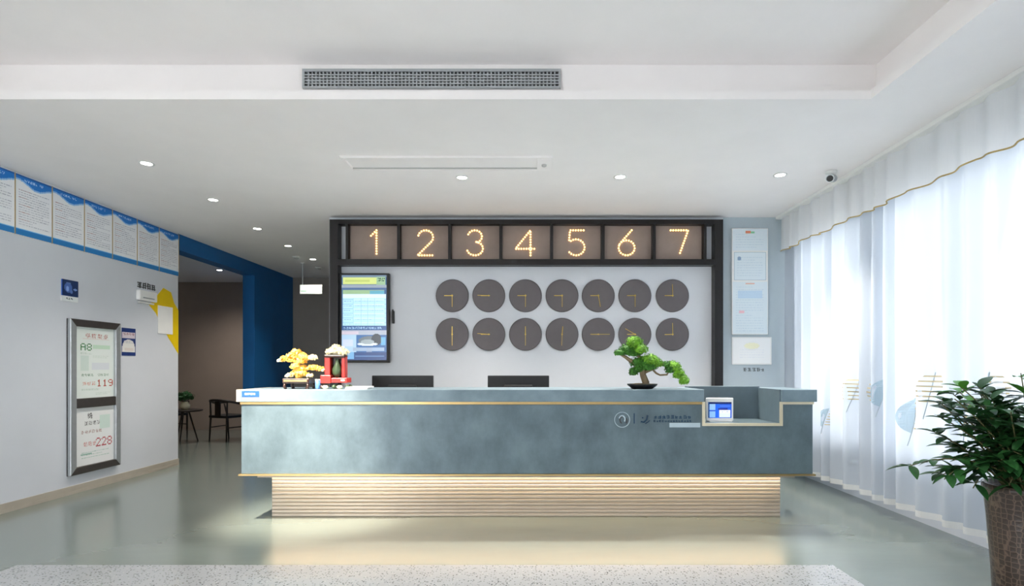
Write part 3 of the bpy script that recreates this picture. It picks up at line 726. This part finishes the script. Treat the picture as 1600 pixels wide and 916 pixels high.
# exit sign on a rod in the corridor
EY = 9.5; ex = lambda x: (x - VX) * EY / F; ez = lambda y: CAMH - (y - VY) * EY / F
t = thing('exit_sign', (ex(486), EY, ez(459.5)), 'pale green lit exit sign hanging in the dark corridor', 'exit sign')
MB().box(ex(468.5), ex(503), EY, EY + .03, ez(459.5), ez(445)).build('housing', M['white_plastic'], t, bevel=.003)
cv = Canvas(36, 14, '#d9e6dd'); cv.rect(0, 0, 10, 14, '#dfe9e4').rect(1, 9, 10, 11, '#8fb09c').rect(10, 0, 25, 14, '#aee0b4').rect(12, 2, 16, 12, '#c8f0c8', .6).rect(19, 2, 23, 12, '#93d09d', .5).rect(25, 0, 36, 14, '#cfd6c6')
sheet('face', cv, (ex(469), EY - .001, ez(445.5)), (ex(502.5) - ex(469), 0, 0), (0, 0, ez(459) - ez(445.5)), M['sign_lit'], t)
MB().tube([(ex(472), EY + .015, ez(446)), (ex(472), EY + .015, CH)], .011, 10).build('rod', M['aluminium'], t)
MB().lathe([(.035, 0), (.03, -.02)], (ex(472), EY + .015, CH), 16).build('rod_plate', M['white_plastic'], t)

# ------------------------------------------------------------------ curtain
XC = 3.1
fr_ = random.Random(11)
knots = [.6]
while knots[-1] < 6.64: knots.append(knots[-1] + fr_.uniform(.05, .15))
amps = [fr_.uniform(.03, .065) * (1 if i % 2 else -1) for i in range(len(knots))]
def fold(y):
    import bisect
    i = min(max(bisect.bisect_right(knots, y) - 1, 0), len(knots) - 2)
    s = (y - knots[i]) / (knots[i + 1] - knots[i]); s = min(max(s, 0), 1); s = s * s * (3 - 2 * s)
    return amps[i] * (1 - s) + amps[i + 1] * s
def cx_at(y, z, am=1.0): return XC + fold(y + .012 * math.sin(z * 1.3 + y * 3)) * am * (.75 + .25 * (3 - z) / 3)
def cloth(ya, yb, za, zb_, xf, ny, nz):
    m = MB(); m.v = [Vector((xf(ya + (yb - ya) * i / ny, za + (zb_ - za) * j / nz), ya + (yb - ya) * i / ny, za + (zb_ - za) * j / nz)) for j in range(nz + 1) for i in range(ny + 1)]
    m.f = [(j*(ny+1)+i, j*(ny+1)+i+1, (j+1)*(ny+1)+i+1, (j+1)*(ny+1)+i) for j in range(nz) for i in range(ny)]; m.m = [0] * len(m.f); return m
HEM = .13
spans = [(.9, 3.2, 'sheer white curtain panel nearest the camera, behind the potted plant'), (3.2, 4.78, 'sheer white curtain panel with feather motifs left of the potted plant'),
         (4.78, 5.66, 'sheer white curtain panel with feather motifs in front of the bright window pane'), (5.66, 6.63, 'sheer white curtain panel in the corner behind the end of the desk')]
curt = []
for a, b, lb in spans:
    t = thing('curtain', (XC, (a + b) / 2, HEM), lb, 'curtain', 'sheer curtains')
    n = int((b - a) / .012)
    cloth(a, b, HEM + .05, 3.05, cx_at, n, 16).build('fabric', M['sheer'], t, smooth=True)
    cloth(a, b, HEM, HEM + .05, cx_at, n, 1).build('hem', M['hem'], t, smooth=True)
    curt.append((a, b, t))
# embroidered feather motifs: a teal half, gold bars on the other half, a dark stem
def motif(y, z, h, wd, teal=True, gold=True, stem=True):
    t = [c for c in curt if c[0] <= y < c[1]][0][2]
    off = .006; P = lambda u, v: Vector((cx_at(y - u, z + v) - off, y - u, z + v))     # u: to the right of the picture
    hwid = lambda s: wd * math.sin(math.pi * min(max(s, 0), 1)) ** .7
    lean = lambda s: wd * .5 * (s - .5)
    if teal:
        m = MB(); n = 14
        for i in range(n + 1):
            s = i / n; m.v += [P(lean(s) - hwid(s), h * s), P(lean(s) - hwid(s) * .5, h * s), P(lean(s), h * s)]
        for i in range(n): m.f += [(3*i, 3*i+1, 3*i+4, 3*i+3), (3*i+1, 3*i+2, 3*i+5, 3*i+4)]
        m.m = [0] * len(m.f); m.build('embroidered_vane', M['teal_thread'], t)
    if gold:
        for i in range(6):
            s = .12 + i * .14; m = MB(); e = .045
            lo = (lambda q: .006) if teal else (lambda q: -hwid(q))
            m.v = [P(lean(s) + lo(s), h*s), P(lean(s) + hwid(s), h*s), P(lean(s+e) + hwid(s+e), h*(s+e)), P(lean(s+e) + lo(s+e), h*(s+e))]; m.f = [(0,1,2,3)]; m.m = [0]
            m.build('embroidered_bar', M['gold_thread'], t)
    if stem:
        MB().tube([P(lean(s) - .0, h * s) for s in np.linspace(-.35, .95, 12)], .0035, 5).build('embroidered_stem', M['stem_thread'], t)
M['teal_thread'] = sheer('teal_thread', '#b9d0dc', .3, .4)
M['gold_thread'] = sheer('gold_thread', '#cdb98a', .2, .35)
M['stem_thread'] = mk('stem_thread', '#9fabb2', .6, var=.1)
for x, y, h, wd, tl in ((1328, 630, .26, .10, False), (1356, 632, .26, .07, False), (1372, 636, .26, .06, True), (1418, 678, .30, .12, True), (1449, 636, .28, .10, False), (1508, 680, .30, .13, True), (1290, 668, .2, .06, True), (1545, 640, .26, .1, True)):
    Yc = F * (XC - .03) / (x - VX); motif(Yc, CAMH - (y - VY) * Yc / F, h, wd, tl, True, True)
# valance with gold braid along its scalloped edge
VB = 2.70
t = thing('valance', (XC - .1, 3.8, VB), 'gathered white valance with a gold braided edge above the sheer curtains', 'valance')
def vx(y, z): return XC - .10 + .45 * fold(y * .93 + .35) - .01 * (3.05 - z)
va, vb = .9, 6.63
def vbot(y): return VB - .022 * abs(math.sin(y * 4.2))
m = MB(); ny = 480; nz = 5
for j in range(nz + 1):
    for i in range(ny + 1):
        y = va + (vb - va) * i / ny; z = vbot(y) + (3.07 - vbot(y)) * j / nz; m.v.append(Vector((vx(y, z), y, z)))
m.f = [(j*(ny+1)+i, j*(ny+1)+i+1, (j+1)*(ny+1)+i+1, (j+1)*(ny+1)+i) for j in range(nz) for i in range(ny)]; m.m = [0] * len(m.f)
m.build('fabric', M['valance'], t, smooth=True)
MB().tube([Vector((vx(y, vbot(y)) - .004, y, vbot(y))) for y in np.linspace(va, vb, 300)], .006, 5).build('braid', M['curtain_trim'], t)
MB().box(XC - .16, XC + .06, va, vb, 3.065, CH).build('rail', M['white_plastic'], t, bevel=.004)

# ------------------------------------------------------------------ things on the counter
CY = 4.77; ct = ztop
wx = lambda x, y: W(x, y, CY)
def pad(mb, c, rx, ry, rz, n, size, rnd):
    """a leafy cushion: many small tilted leaves over an ellipsoid"""
    for _ in range(n):
        a, b = rnd.uniform(0, 2 * math.pi), math.acos(rnd.uniform(-.7, 1)); q = rnd.uniform(.75, 1.05)
        d = Vector((math.sin(b) * math.cos(a), math.sin(b) * math.sin(a), math.cos(b)))
        p = Vector(c) + Vector((d.x * rx, d.y * ry, d.z * rz)) * q
        nrm = (d + Vector((rnd.uniform(-.6, .6), rnd.uniform(-.6, .6), rnd.uniform(-.3, .6)))).normalized()
        u = nrm.orthogonal().normalized(); u = Matrix.Rotation(rnd.uniform(0, 6.28), 3, nrm) @ u; v = nrm.cross(u)
        s = size * rnd.uniform(.7, 1.3)
        mb.add([p - u * s, p - v * s * .5 + nrm * s * .2, p + u * s, p + v * s * .5 + nrm * s * .2], [(0, 1, 2, 3)])
    mb.blob(c, rx * .8, ry * .8, rz * .8, 10, 6, .12, rnd)
rb = random.Random(5)
base = wx(1003.5, 609); 
t = thing('green_bonsai', (base.x, CY, ct), 'green artificial bonsai in a shallow black pot on the counter', 'bonsai')
MB().lathe([(.085, 0), (.125, .03), (.13, .042), (.12, .042), (.11, .032)], (base.x, CY, ct), 28).build('pot', M['monitor'], t, smooth=True)
MB().blob((base.x, CY, ct + .034), .11, .11, .014, 16, 6, .1, rb).build('soil', M['bark'], t)
Z = lambda zx, zy: wx(940 + zx / 8.327, 510 + zy / 8.327)
tr = MB(); tr.tube([Z(560, 800), Z(575, 730), Z(540, 640), Z(530, 560), Z(470, 490), Z(390, 460), Z(310, 400), Z(230, 360)], [.03, .03, .026, .027, .022, .018, .014, .008], 10)
tr.build('trunk', M['bark'], t, smooth=True)
MB().tube([Z(560, 600), Z(660, 560), Z(710, 610), Z(760, 635), Z(850, 630), Z(880, 570), Z(930, 560)], [.014, .012, .009, .008, .008, .008, .006], 8).build('branch', M['bark'], t, smooth=True)
MB().tube([Z(530, 560), Z(520, 450), Z(440, 330), Z(430, 230)], [.016, .014, .011, .006], 8).build('branch', M['bark'], t, smooth=True)
MB().tube([Z(640, 570), Z(720, 520), Z(820, 490), Z(930, 530), Z(1030, 660)], [.012, .01, .008, .006, .004], 8).build('branch', M['bark'], t, smooth=True)
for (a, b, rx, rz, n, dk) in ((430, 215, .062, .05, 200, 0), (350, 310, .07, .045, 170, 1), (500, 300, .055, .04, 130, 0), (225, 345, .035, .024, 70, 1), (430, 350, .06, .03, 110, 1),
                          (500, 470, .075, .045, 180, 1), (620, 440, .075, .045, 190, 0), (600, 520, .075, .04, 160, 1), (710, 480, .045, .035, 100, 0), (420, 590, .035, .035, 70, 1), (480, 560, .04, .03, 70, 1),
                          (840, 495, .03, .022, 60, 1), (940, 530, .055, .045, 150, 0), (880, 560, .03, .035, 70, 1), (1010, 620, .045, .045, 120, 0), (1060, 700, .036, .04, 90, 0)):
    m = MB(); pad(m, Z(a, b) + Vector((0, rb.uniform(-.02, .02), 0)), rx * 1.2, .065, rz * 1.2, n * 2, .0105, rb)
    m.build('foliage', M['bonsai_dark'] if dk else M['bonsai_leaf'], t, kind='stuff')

# golden blossom tree on a footed wooden stand
Z = lambda zx, zy: wx(420 + zx / 11.43, 530 + zy / 11.43)
gxm = Z(550, 0).x; a, b = Z(320, 0).x, Z(790, 0).x
t = thing('golden_tree', (gxm, CY, ct), 'golden blossom tree ornament on a dark wooden stand', 'ornament')
zst = Z(0, 700).z; zsb = Z(0, 790).z
MB().box(a, b, CY - .09, CY + .09, zsb, zst).build('stand', M['dark_wood'], t, bevel=.008)
MB().box(a + .015, b - .015, CY - .096, CY + .096, zsb + .016, zsb + .03).build('stand_band', M['gold'], t)
for sx_ in (0, 1):
    for sy in (-1, 1):
        x = (a + .02, b - .02)[sx_]
        MB().tube([(x, CY + sy * .07, zsb + .005), (x + (-.008, .008)[sx_], CY + sy * .078, (zsb + ct) / 2), (x + (.006, -.006)[sx_], CY + sy * .075, ct)], [.014, .011, .014], 8).build('foot', M['dark_wood'], t, smooth=True)
MB().tube([Z(540, 700), Z(520, 600), Z(500, 480), Z(540, 400), Z(500, 300)], [.03, .026, .022, .018, .01], 10).build('trunk', M['gold_petal'], t, smooth=True)
MB().tube([Z(520, 560), Z(640, 530), Z(760, 520), Z(860, 520)], [.018, .014, .011, .007], 8).build('branch', M['gold_petal'], t, smooth=True)
MB().tube([Z(530, 420), Z(400, 380), Z(290, 360)], [.014, .011, .006], 8).build('branch', M['gold_petal'], t, smooth=True)
MB().tube([Z(530, 420), Z(650, 370), Z(770, 350)], [.014, .011, .006], 8).build('branch', M['gold_petal'], t, smooth=True)
for (x, y, rx, rz, n, mt) in ((490, 235, .036, .03, 70, 'gold_petal'), (420, 300, .045, .032, 80, 'gold_petal'), (560, 290, .045, .03, 80, 'gold_petal'), (300, 350, .04, .026, 70, 'gold_petal'), (230, 385, .022, .014, 30, 'cream'), (400, 370, .045, .026, 70, 'gold_petal'),
                              (650, 330, .04, .028, 70, 'gold_petal'), (790, 330, .034, .026, 60, 'cream'), (600, 400, .04, .022, 60, 'gold_petal'), (480, 490, .035, .03, 60, 'gold_petal'), (600, 520, .04, .032, 70, 'gold_petal'),
                              (790, 510, .045, .03, 80, 'gold_petal'), (900, 530, .035, .024, 60, 'gold_petal'), (980, 555, .018, .014, 26, 'cream'), (480, 610, .04, .026, 60, 'gold_petal'), (620, 620, .042, .026, 70, 'gold_petal'), (370, 650, .026, .02, 40, 'cream'), (740, 655, .026, .018, 40, 'cream')):
    m = MB(); pad(m, Z(x, y) + Vector((0, rb.uniform(-.02, .02), 0)), rx, .05, rz, n, .013, rb)
    m.build('blossom_cluster', M[mt], t, kind='stuff')
# blue cup
p = Z(880, 0)
t = thing('blue_cup', (p.x, CY, ct), 'small blue cup standing between the golden tree and the red ornament', 'cup')
MB().lathe([(.018, 0), (.022, .004), (.024, .078), (.021, .078), (.019, .01)], (p.x, CY, ct), 18).build('body', M['blue_cup'], t, smooth=True)
MB().lathe([(.0245, .07), (.0255, .076), (.0245, .082)], (p.x, CY, ct), 18).build('rim', M['pale_ink'], t, smooth=True)
# red lacquer stand with cream flowers
t = thing('red_ornament', (Z(1210, 0).x, CY, ct), 'red lacquered stand with green vase under a cream flower dome', 'ornament')
def bxz(xa, xb, ya, yb_, d, nm, mt, bev=.006): MB().box(Z(xa, 0).x, Z(xb, 0).x, CY - d, CY + d, Z(0, yb_).z, Z(0, ya).z).build(nm, M[mt], t, bevel=bev)
bxz(960, 1150, 640, 790, .055, 'base', 'red'); bxz(1150, 1440, 690, 780, .055, 'base', 'red')
bxz(1020, 1120, 300, 640, .035, 'post', 'red'); bxz(1320, 1385, 300, 690, .035, 'post', 'red'); bxz(1020, 1385, 285, 330, .045, 'lintel', 'dark_wood')
MB().box(Z(1120, 0).x, Z(1320, 0).x, CY + .02, CY + .032, Z(0, 690).z, Z(0, 330).z).build('back_panel', M['dark_wood'], t)
vz0 = Z(0, 690).z; vh = Z(0, 350).z - vz0
MB().lathe([(.018, 0), (.04, vh*.25), (.042, vh*.45), (.018, vh*.75), (.014, vh*.88), (.022, vh)], (Z(1225, 0).x, CY, vz0), 18).build('vase', M['jade'], t, smooth=True)
for (x, mt) in ((985, 'dark_wood'), (1195, 'jade'), (1430, 'jade')):
    for sy in (-1, 1): MB().blob((Z(x, 0).x, CY + sy * .04, ct + .018), .02, .02, .018, 12, 8).build('foot', M[mt], t, smooth=True)
for x in (1045, 1300): MB().blob((Z(x, 0).x, CY - .05, ct + .016), .026, .016, .016, 12, 8).build('shell', M['cream'], t, smooth=True)
MB().blob((Z(1360, 0).x, CY - .056, Z(0, 735).z), .02, .008, .009, 10, 6).build('shell', M['cream'], t, smooth=True)
for (x, y, rx, rz) in ((1220, 215, .085, .045), (1120, 225, .045, .032), (1330, 235, .05, .032), (1200, 140, .028, .02)):
    m = MB(); pad(m, Z(x, y), rx, .06, rz, 90, .013, rb); m.build('flower_cluster', M['cream'], t, kind='stuff')
# papers lying left of the first monitor
t = thing('paper_stack', (W(560, 0, CY).x, CY, ct), 'low stack of white papers on the counter beside the red ornament', 'papers')
for q in range(3):
    MB().box(W(545, 0, CY).x + .004*q, W(579, 0, CY).x + .006*q, CY - .1, CY + .08 - .01*q, ct + .0005 + q * .007, ct + .0065 + q * .007).build('paper_bundle', M['paper'], t)

# monitors behind the counter, seen from the back
MY = 5.35; mx = lambda x: (x - VX) * MY / F
for xa, xb, lb in ((581, 677, 'black computer monitor behind the counter, nearer the red ornament'), (762, 858, 'black computer monitor behind the counter, nearer the middle of the desk')):
    zt_ = CAMH - (587 - VY) * MY / F; a, b = mx(xa), mx(xb); c_ = (a + b) / 2
    t = thing('monitor', (c_, MY, .76), lb, 'monitor', 'monitors behind the counter')
    MB().box(a, b, MY, MY + .03, zt_ - .34, zt_).build('back_shell', M['monitor'], t, bevel=.006)
    MB().box(a + .012, b - .012, MY + .03, MY + .032, zt_ - .325, zt_ - .012).build('display', M['niche'], t)
    MB().box(a + .16, b - .16, MY - .022, MY, zt_ - .26, zt_ - .09).build('rear_bulge', M['monitor'], t, bevel=.008)
    MB().box(c_ - .03, c_ + .03, MY - .012, MY + .012, .77, zt_ - .2).build('stand', M['monitor'], t)
    MB().lathe([(.11, .76), (.11, .768), (.03, .775)], (c_, MY, 0), 24).build('foot', M['monitor'], t, smooth=True)

# guest tablet in the niche
TY = 4.72; txx = lambda x: (x - VX) * TY / F; tz = lambda y: CAMH - (y - VY) * TY / F
a, b = txx(1103.5), txx(1146); z1_ = tz(622); 
t = thing('guest_tablet', ((a + b) / 2, TY, zn), 'white framed tablet with blue screen standing in the desk niche', 'tablet')
MB().box(a, b, TY, TY + .018, zn + .004, z1_).build('frame', M['white_plastic'], t, bevel=.006)
MB().box(a + .02, b - .02, TY - .03, TY + .09, zn, zn + .008).build('foot', M['white_plastic'], t, bevel=.002)
MB().tube([(a * .5 + b * .5, TY + .018, zn + .12), (a * .5 + b * .5, TY + .085, zn + .008)], .008, 8).build('strut', M['white_plastic'], t)
cv = Canvas(36, 24, '#2456c8'); cv.rect(0, 0, 36, 3, '#16255c').rect(0, 0, 2, 24, '#14407c').rect(2, 3, 11, 12, '#8fb8f4').rect(2, 14, 11, 23, '#86b4f0').rect(11, 3, 18, 24, '#1c5fe0').rect(18, 5, 34, 7, '#3f6fd8').rect(15, 9, 30, 12, '#1c2f86').rect(17, 12, 34, 17, '#dfe2fa').rect(17, 17, 34, 23, '#d0dfdc').glyphs(20, 13, 3, 3, '#9cb0e8', .6)
sheet('display', cv, (a + .016, TY - .001, z1_ - .035), (b - a - .032, 0, 0), (0, 0, -(z1_ - .035 - zn - .03)), M['screen'], t)

# ------------------------------------------------------------------ alcove furniture
def armchair(x, y, rz, label):
    t = thing('armchair', (x, y, 0), label, 'chair', 'alcove armchairs')
    Q = lambda a, b, z: Vector((x + a * math.cos(rz) - b * math.sin(rz), y + a * math.sin(rz) + b * math.cos(rz), z))
    for sx_ in (-1, 1):
        MB().tube([Q(sx_ * .24, -.22, 0), Q(sx_ * .25, -.2, .42), Q(sx_ * .28, -.16, .64)], [.013, .018, .014], 8).build('leg', M['chair_wood'], t, smooth=True)
        MB().tube([Q(sx_ * .2, .22, 0), Q(sx_ * .19, .2, .42), Q(sx_ * .2, .2, .70)], [.013, .018, .014], 8).build('leg', M['chair_wood'], t, smooth=True)
        MB().tube([Q(sx_ * .24, -.2, .24), Q(sx_ * .2, .2, .24)], .01, 8).build('stretcher', M['chair_wood'], t)
    pts = [Q(.3 * math.cos(a), .02 + .25 * math.sin(a) if math.sin(a) > -.2 else -.2, .66 + .07 * max(0, math.sin(a))) for a in np.linspace(-.75, math.pi + .75, 26)]
    MB().tube(pts, [.012 + .012 * math.sin(math.pi * i / 25) for i in range(26)], 8).build('top_rail', M['chair_wood'], t, smooth=True)
    MB().prism([Q(-.06, .21, 0), Q(.06, .21, 0), Q(.06, .23, 0), Q(-.06, .23, 0)], (0, 0, .44), (0, 0, .71)).build('back_splat', M['chair_wood'], t)
    MB().prism([Q(-.26, -.23, 0), Q(.26, -.23, 0), Q(.22, .22, 0), Q(-.22, .22, 0)], (0, 0, .41), (0, 0, .455)).build('seat', M['monitor'], t, bevel=.012)
    return t
armchair(-5.42, 10.05, math.radians(160), 'dark wooden armchair with curved back rail, right one in the alcove')
armchair(-6.75, 10.4, math.radians(60), 'dark wooden armchair mostly hidden by the left wall end')
sx0, sy0 = -6.05, 9.8
t = thing('side_table', (sx0, sy0, 0), 'small round dark table in the alcove behind the wall end', 'table')
MB().lathe([(.27, .535), (.28, .545), (.28, .56), (.27, .565)], (sx0, sy0, 0), 32).build('tabletop', M['chair_wood'], t, smooth=False)
for q in range(3):
    an = q * 2.094 + .4; MB().tube([(sx0 + .06*math.cos(an), sy0 + .06*math.sin(an), .535), (sx0 + .2*math.cos(an), sy0 + .2*math.sin(an), 0)], [.014, .011], 8).build('leg', M['chair_wood'], t)
t = thing('white_vase', (sx0, sy0, .565), 'round cream vase with dark leaves on the alcove table', 'vase')
MB().lathe([(.04, 0), (.08, .04), (.085, .08), (.05, .13), (.045, .14)], (sx0, sy0, .565), 20).build('body', M['cream'], t, smooth=True)
m = MB(); pad(m, (sx0, sy0, .8), .14, .14, .09, 90, .035, rb); m.build('foliage', M['leaf'], t, kind='stuff')

# ------------------------------------------------------------------ big potted plant by the curtain
PX, PY = 2.81, 3.145
t = thing('potted_plant', (PX, PY, 0), 'large bushy green plant in a tall brown woven pot beside the curtain', 'plant')
MB().lathe([(.14, 0), (.15, .02), (.16, .2), (.178, .45), (.192, .6), (.2, .615), (.2, .64), (.185, .64), (.18, .6)], (PX, PY, 0), 40).build('pot', M['pot'], t, smooth=True)
MB().lathe([(.178, .58), (.179, .6)], (PX, PY, 0), 30).build('soil', M['bark'], t)
def leaf_mesh(L, wd, m):
    q = MB(); n = 6
    for i in range(n + 1):
        s = i / n; h = wd * math.sin(math.pi * min(1, s * .96 + .02)) ** .8 * (1 - .25 * s); z = -L * .22 * s * s
        q.v += [Vector((-h, L * s, z + h * .35)), Vector((0, L * s, z)), Vector((h, L * s, z + h * .35))]
    for i in range(n): q.f += [(3*i, 3*i+1, 3*i+4, 3*i+3), (3*i+1, 3*i+2, 3*i+5, 3*i+4)]
    q.m = [0] * len(q.f); return q.mesh('leaf', m, smooth=True)
leaves = [leaf_mesh(.105, .026, M['leaf']), leaf_mesh(.125, .03, M['leaf']), leaf_mesh(.09, .025, M['leaf'])]; young = leaf_mesh(.1, .027, M['leaf_new'])
rp = random.Random(42); count = 0; inner = MB()
tips = [(PX - .63, PY + .05, .735, 0), (PX - .5, PY - .05, .68, 0), (PX - .42, PY + .1, .66, 0), (PX - .50, PY, 1.03, 0), (PX - .48, PY - .1, 1.13, 0), (PX - .38, PY, 1.2, 1), (PX - .3, PY + .1, 1.16, 1), (PX - .03, PY, 1.27, 1), (PX + .05, PY - .1, 1.16, 0), (PX + .04, PY + .15, 1.1, 0), (PX - .3, PY, .62, 0), (PX - .2, PY - .12, .66, 0), (PX - .34, PY + .05, .78, 0)]
for k in range(58):
    an = rp.uniform(math.pi * .4, math.pi * 1.65); rad = .48 * math.sqrt(rp.uniform(.01, 1)); zt_ = rp.uniform(.74, 1.19) - .2 * max(0, rad - .35)
    tips.append((PX + rad * math.cos(an), PY + .8 * rad * math.sin(an), zt_, 0))
for (x, y, z, yg) in tips:
    b0 = Vector((PX + rp.uniform(-.09, .09), PY + rp.uniform(-.09, .09), .59)); e = Vector((x, y, z)); mid = b0.lerp(e, .5) + Vector((0, 0, .08 if z > .8 else .22)) + Vector((rp.uniform(-.03, .03), rp.uniform(-.03, .03), 0))
    pts = [b0.lerp(mid, s).lerp(mid.lerp(e, s), s) for s in np.linspace(0, 1, 8)]
    stm = MB().tube(pts, [.007 - .0006 * i for i in range(8)], 6).build('stem', M['stem'], t, smooth=True)
    d = (pts[-1] - pts[-3]).normalized()
    for j in range(14):
        s = 1 - (j // 4) * .17 - rp.uniform(0, .08); s = max(.35, s); i = s * 7; p = pts[int(i)].lerp(pts[min(7, int(i) + 1)], i - int(i))
        az = j * 2.4 + rp.uniform(-.4, .4); el = rp.uniform(-.35, .55)
        dirv = Vector((math.cos(az) * math.cos(el), math.sin(az) * math.cos(el), math.sin(el))) + d * .4
        if p.x + dirv.x * .14 > 2.97 or p.z + dirv.z * .14 > 1.33: continue
        q = dirv.to_track_quat('Y', 'Z').to_euler()
        sc_ = rp.uniform(.85, 1.2); me = young if (yg and j < 6) else rp.choice(leaves)
        if j < 5 and count < 300:
            inst('leaf', me, stm, p, q, (sc_, sc_, sc_)); count += 1
        elif not (yg and j < 6):
            mx_ = Matrix.LocRotScale(p, q, (sc_, sc_, sc_)); inner.add([mx_ @ v.co for v in me.vertices], [tuple(f.vertices) for f in me.polygons])
inner.build('inner_foliage', M['leaf'], t, smooth=True, kind='stuff')
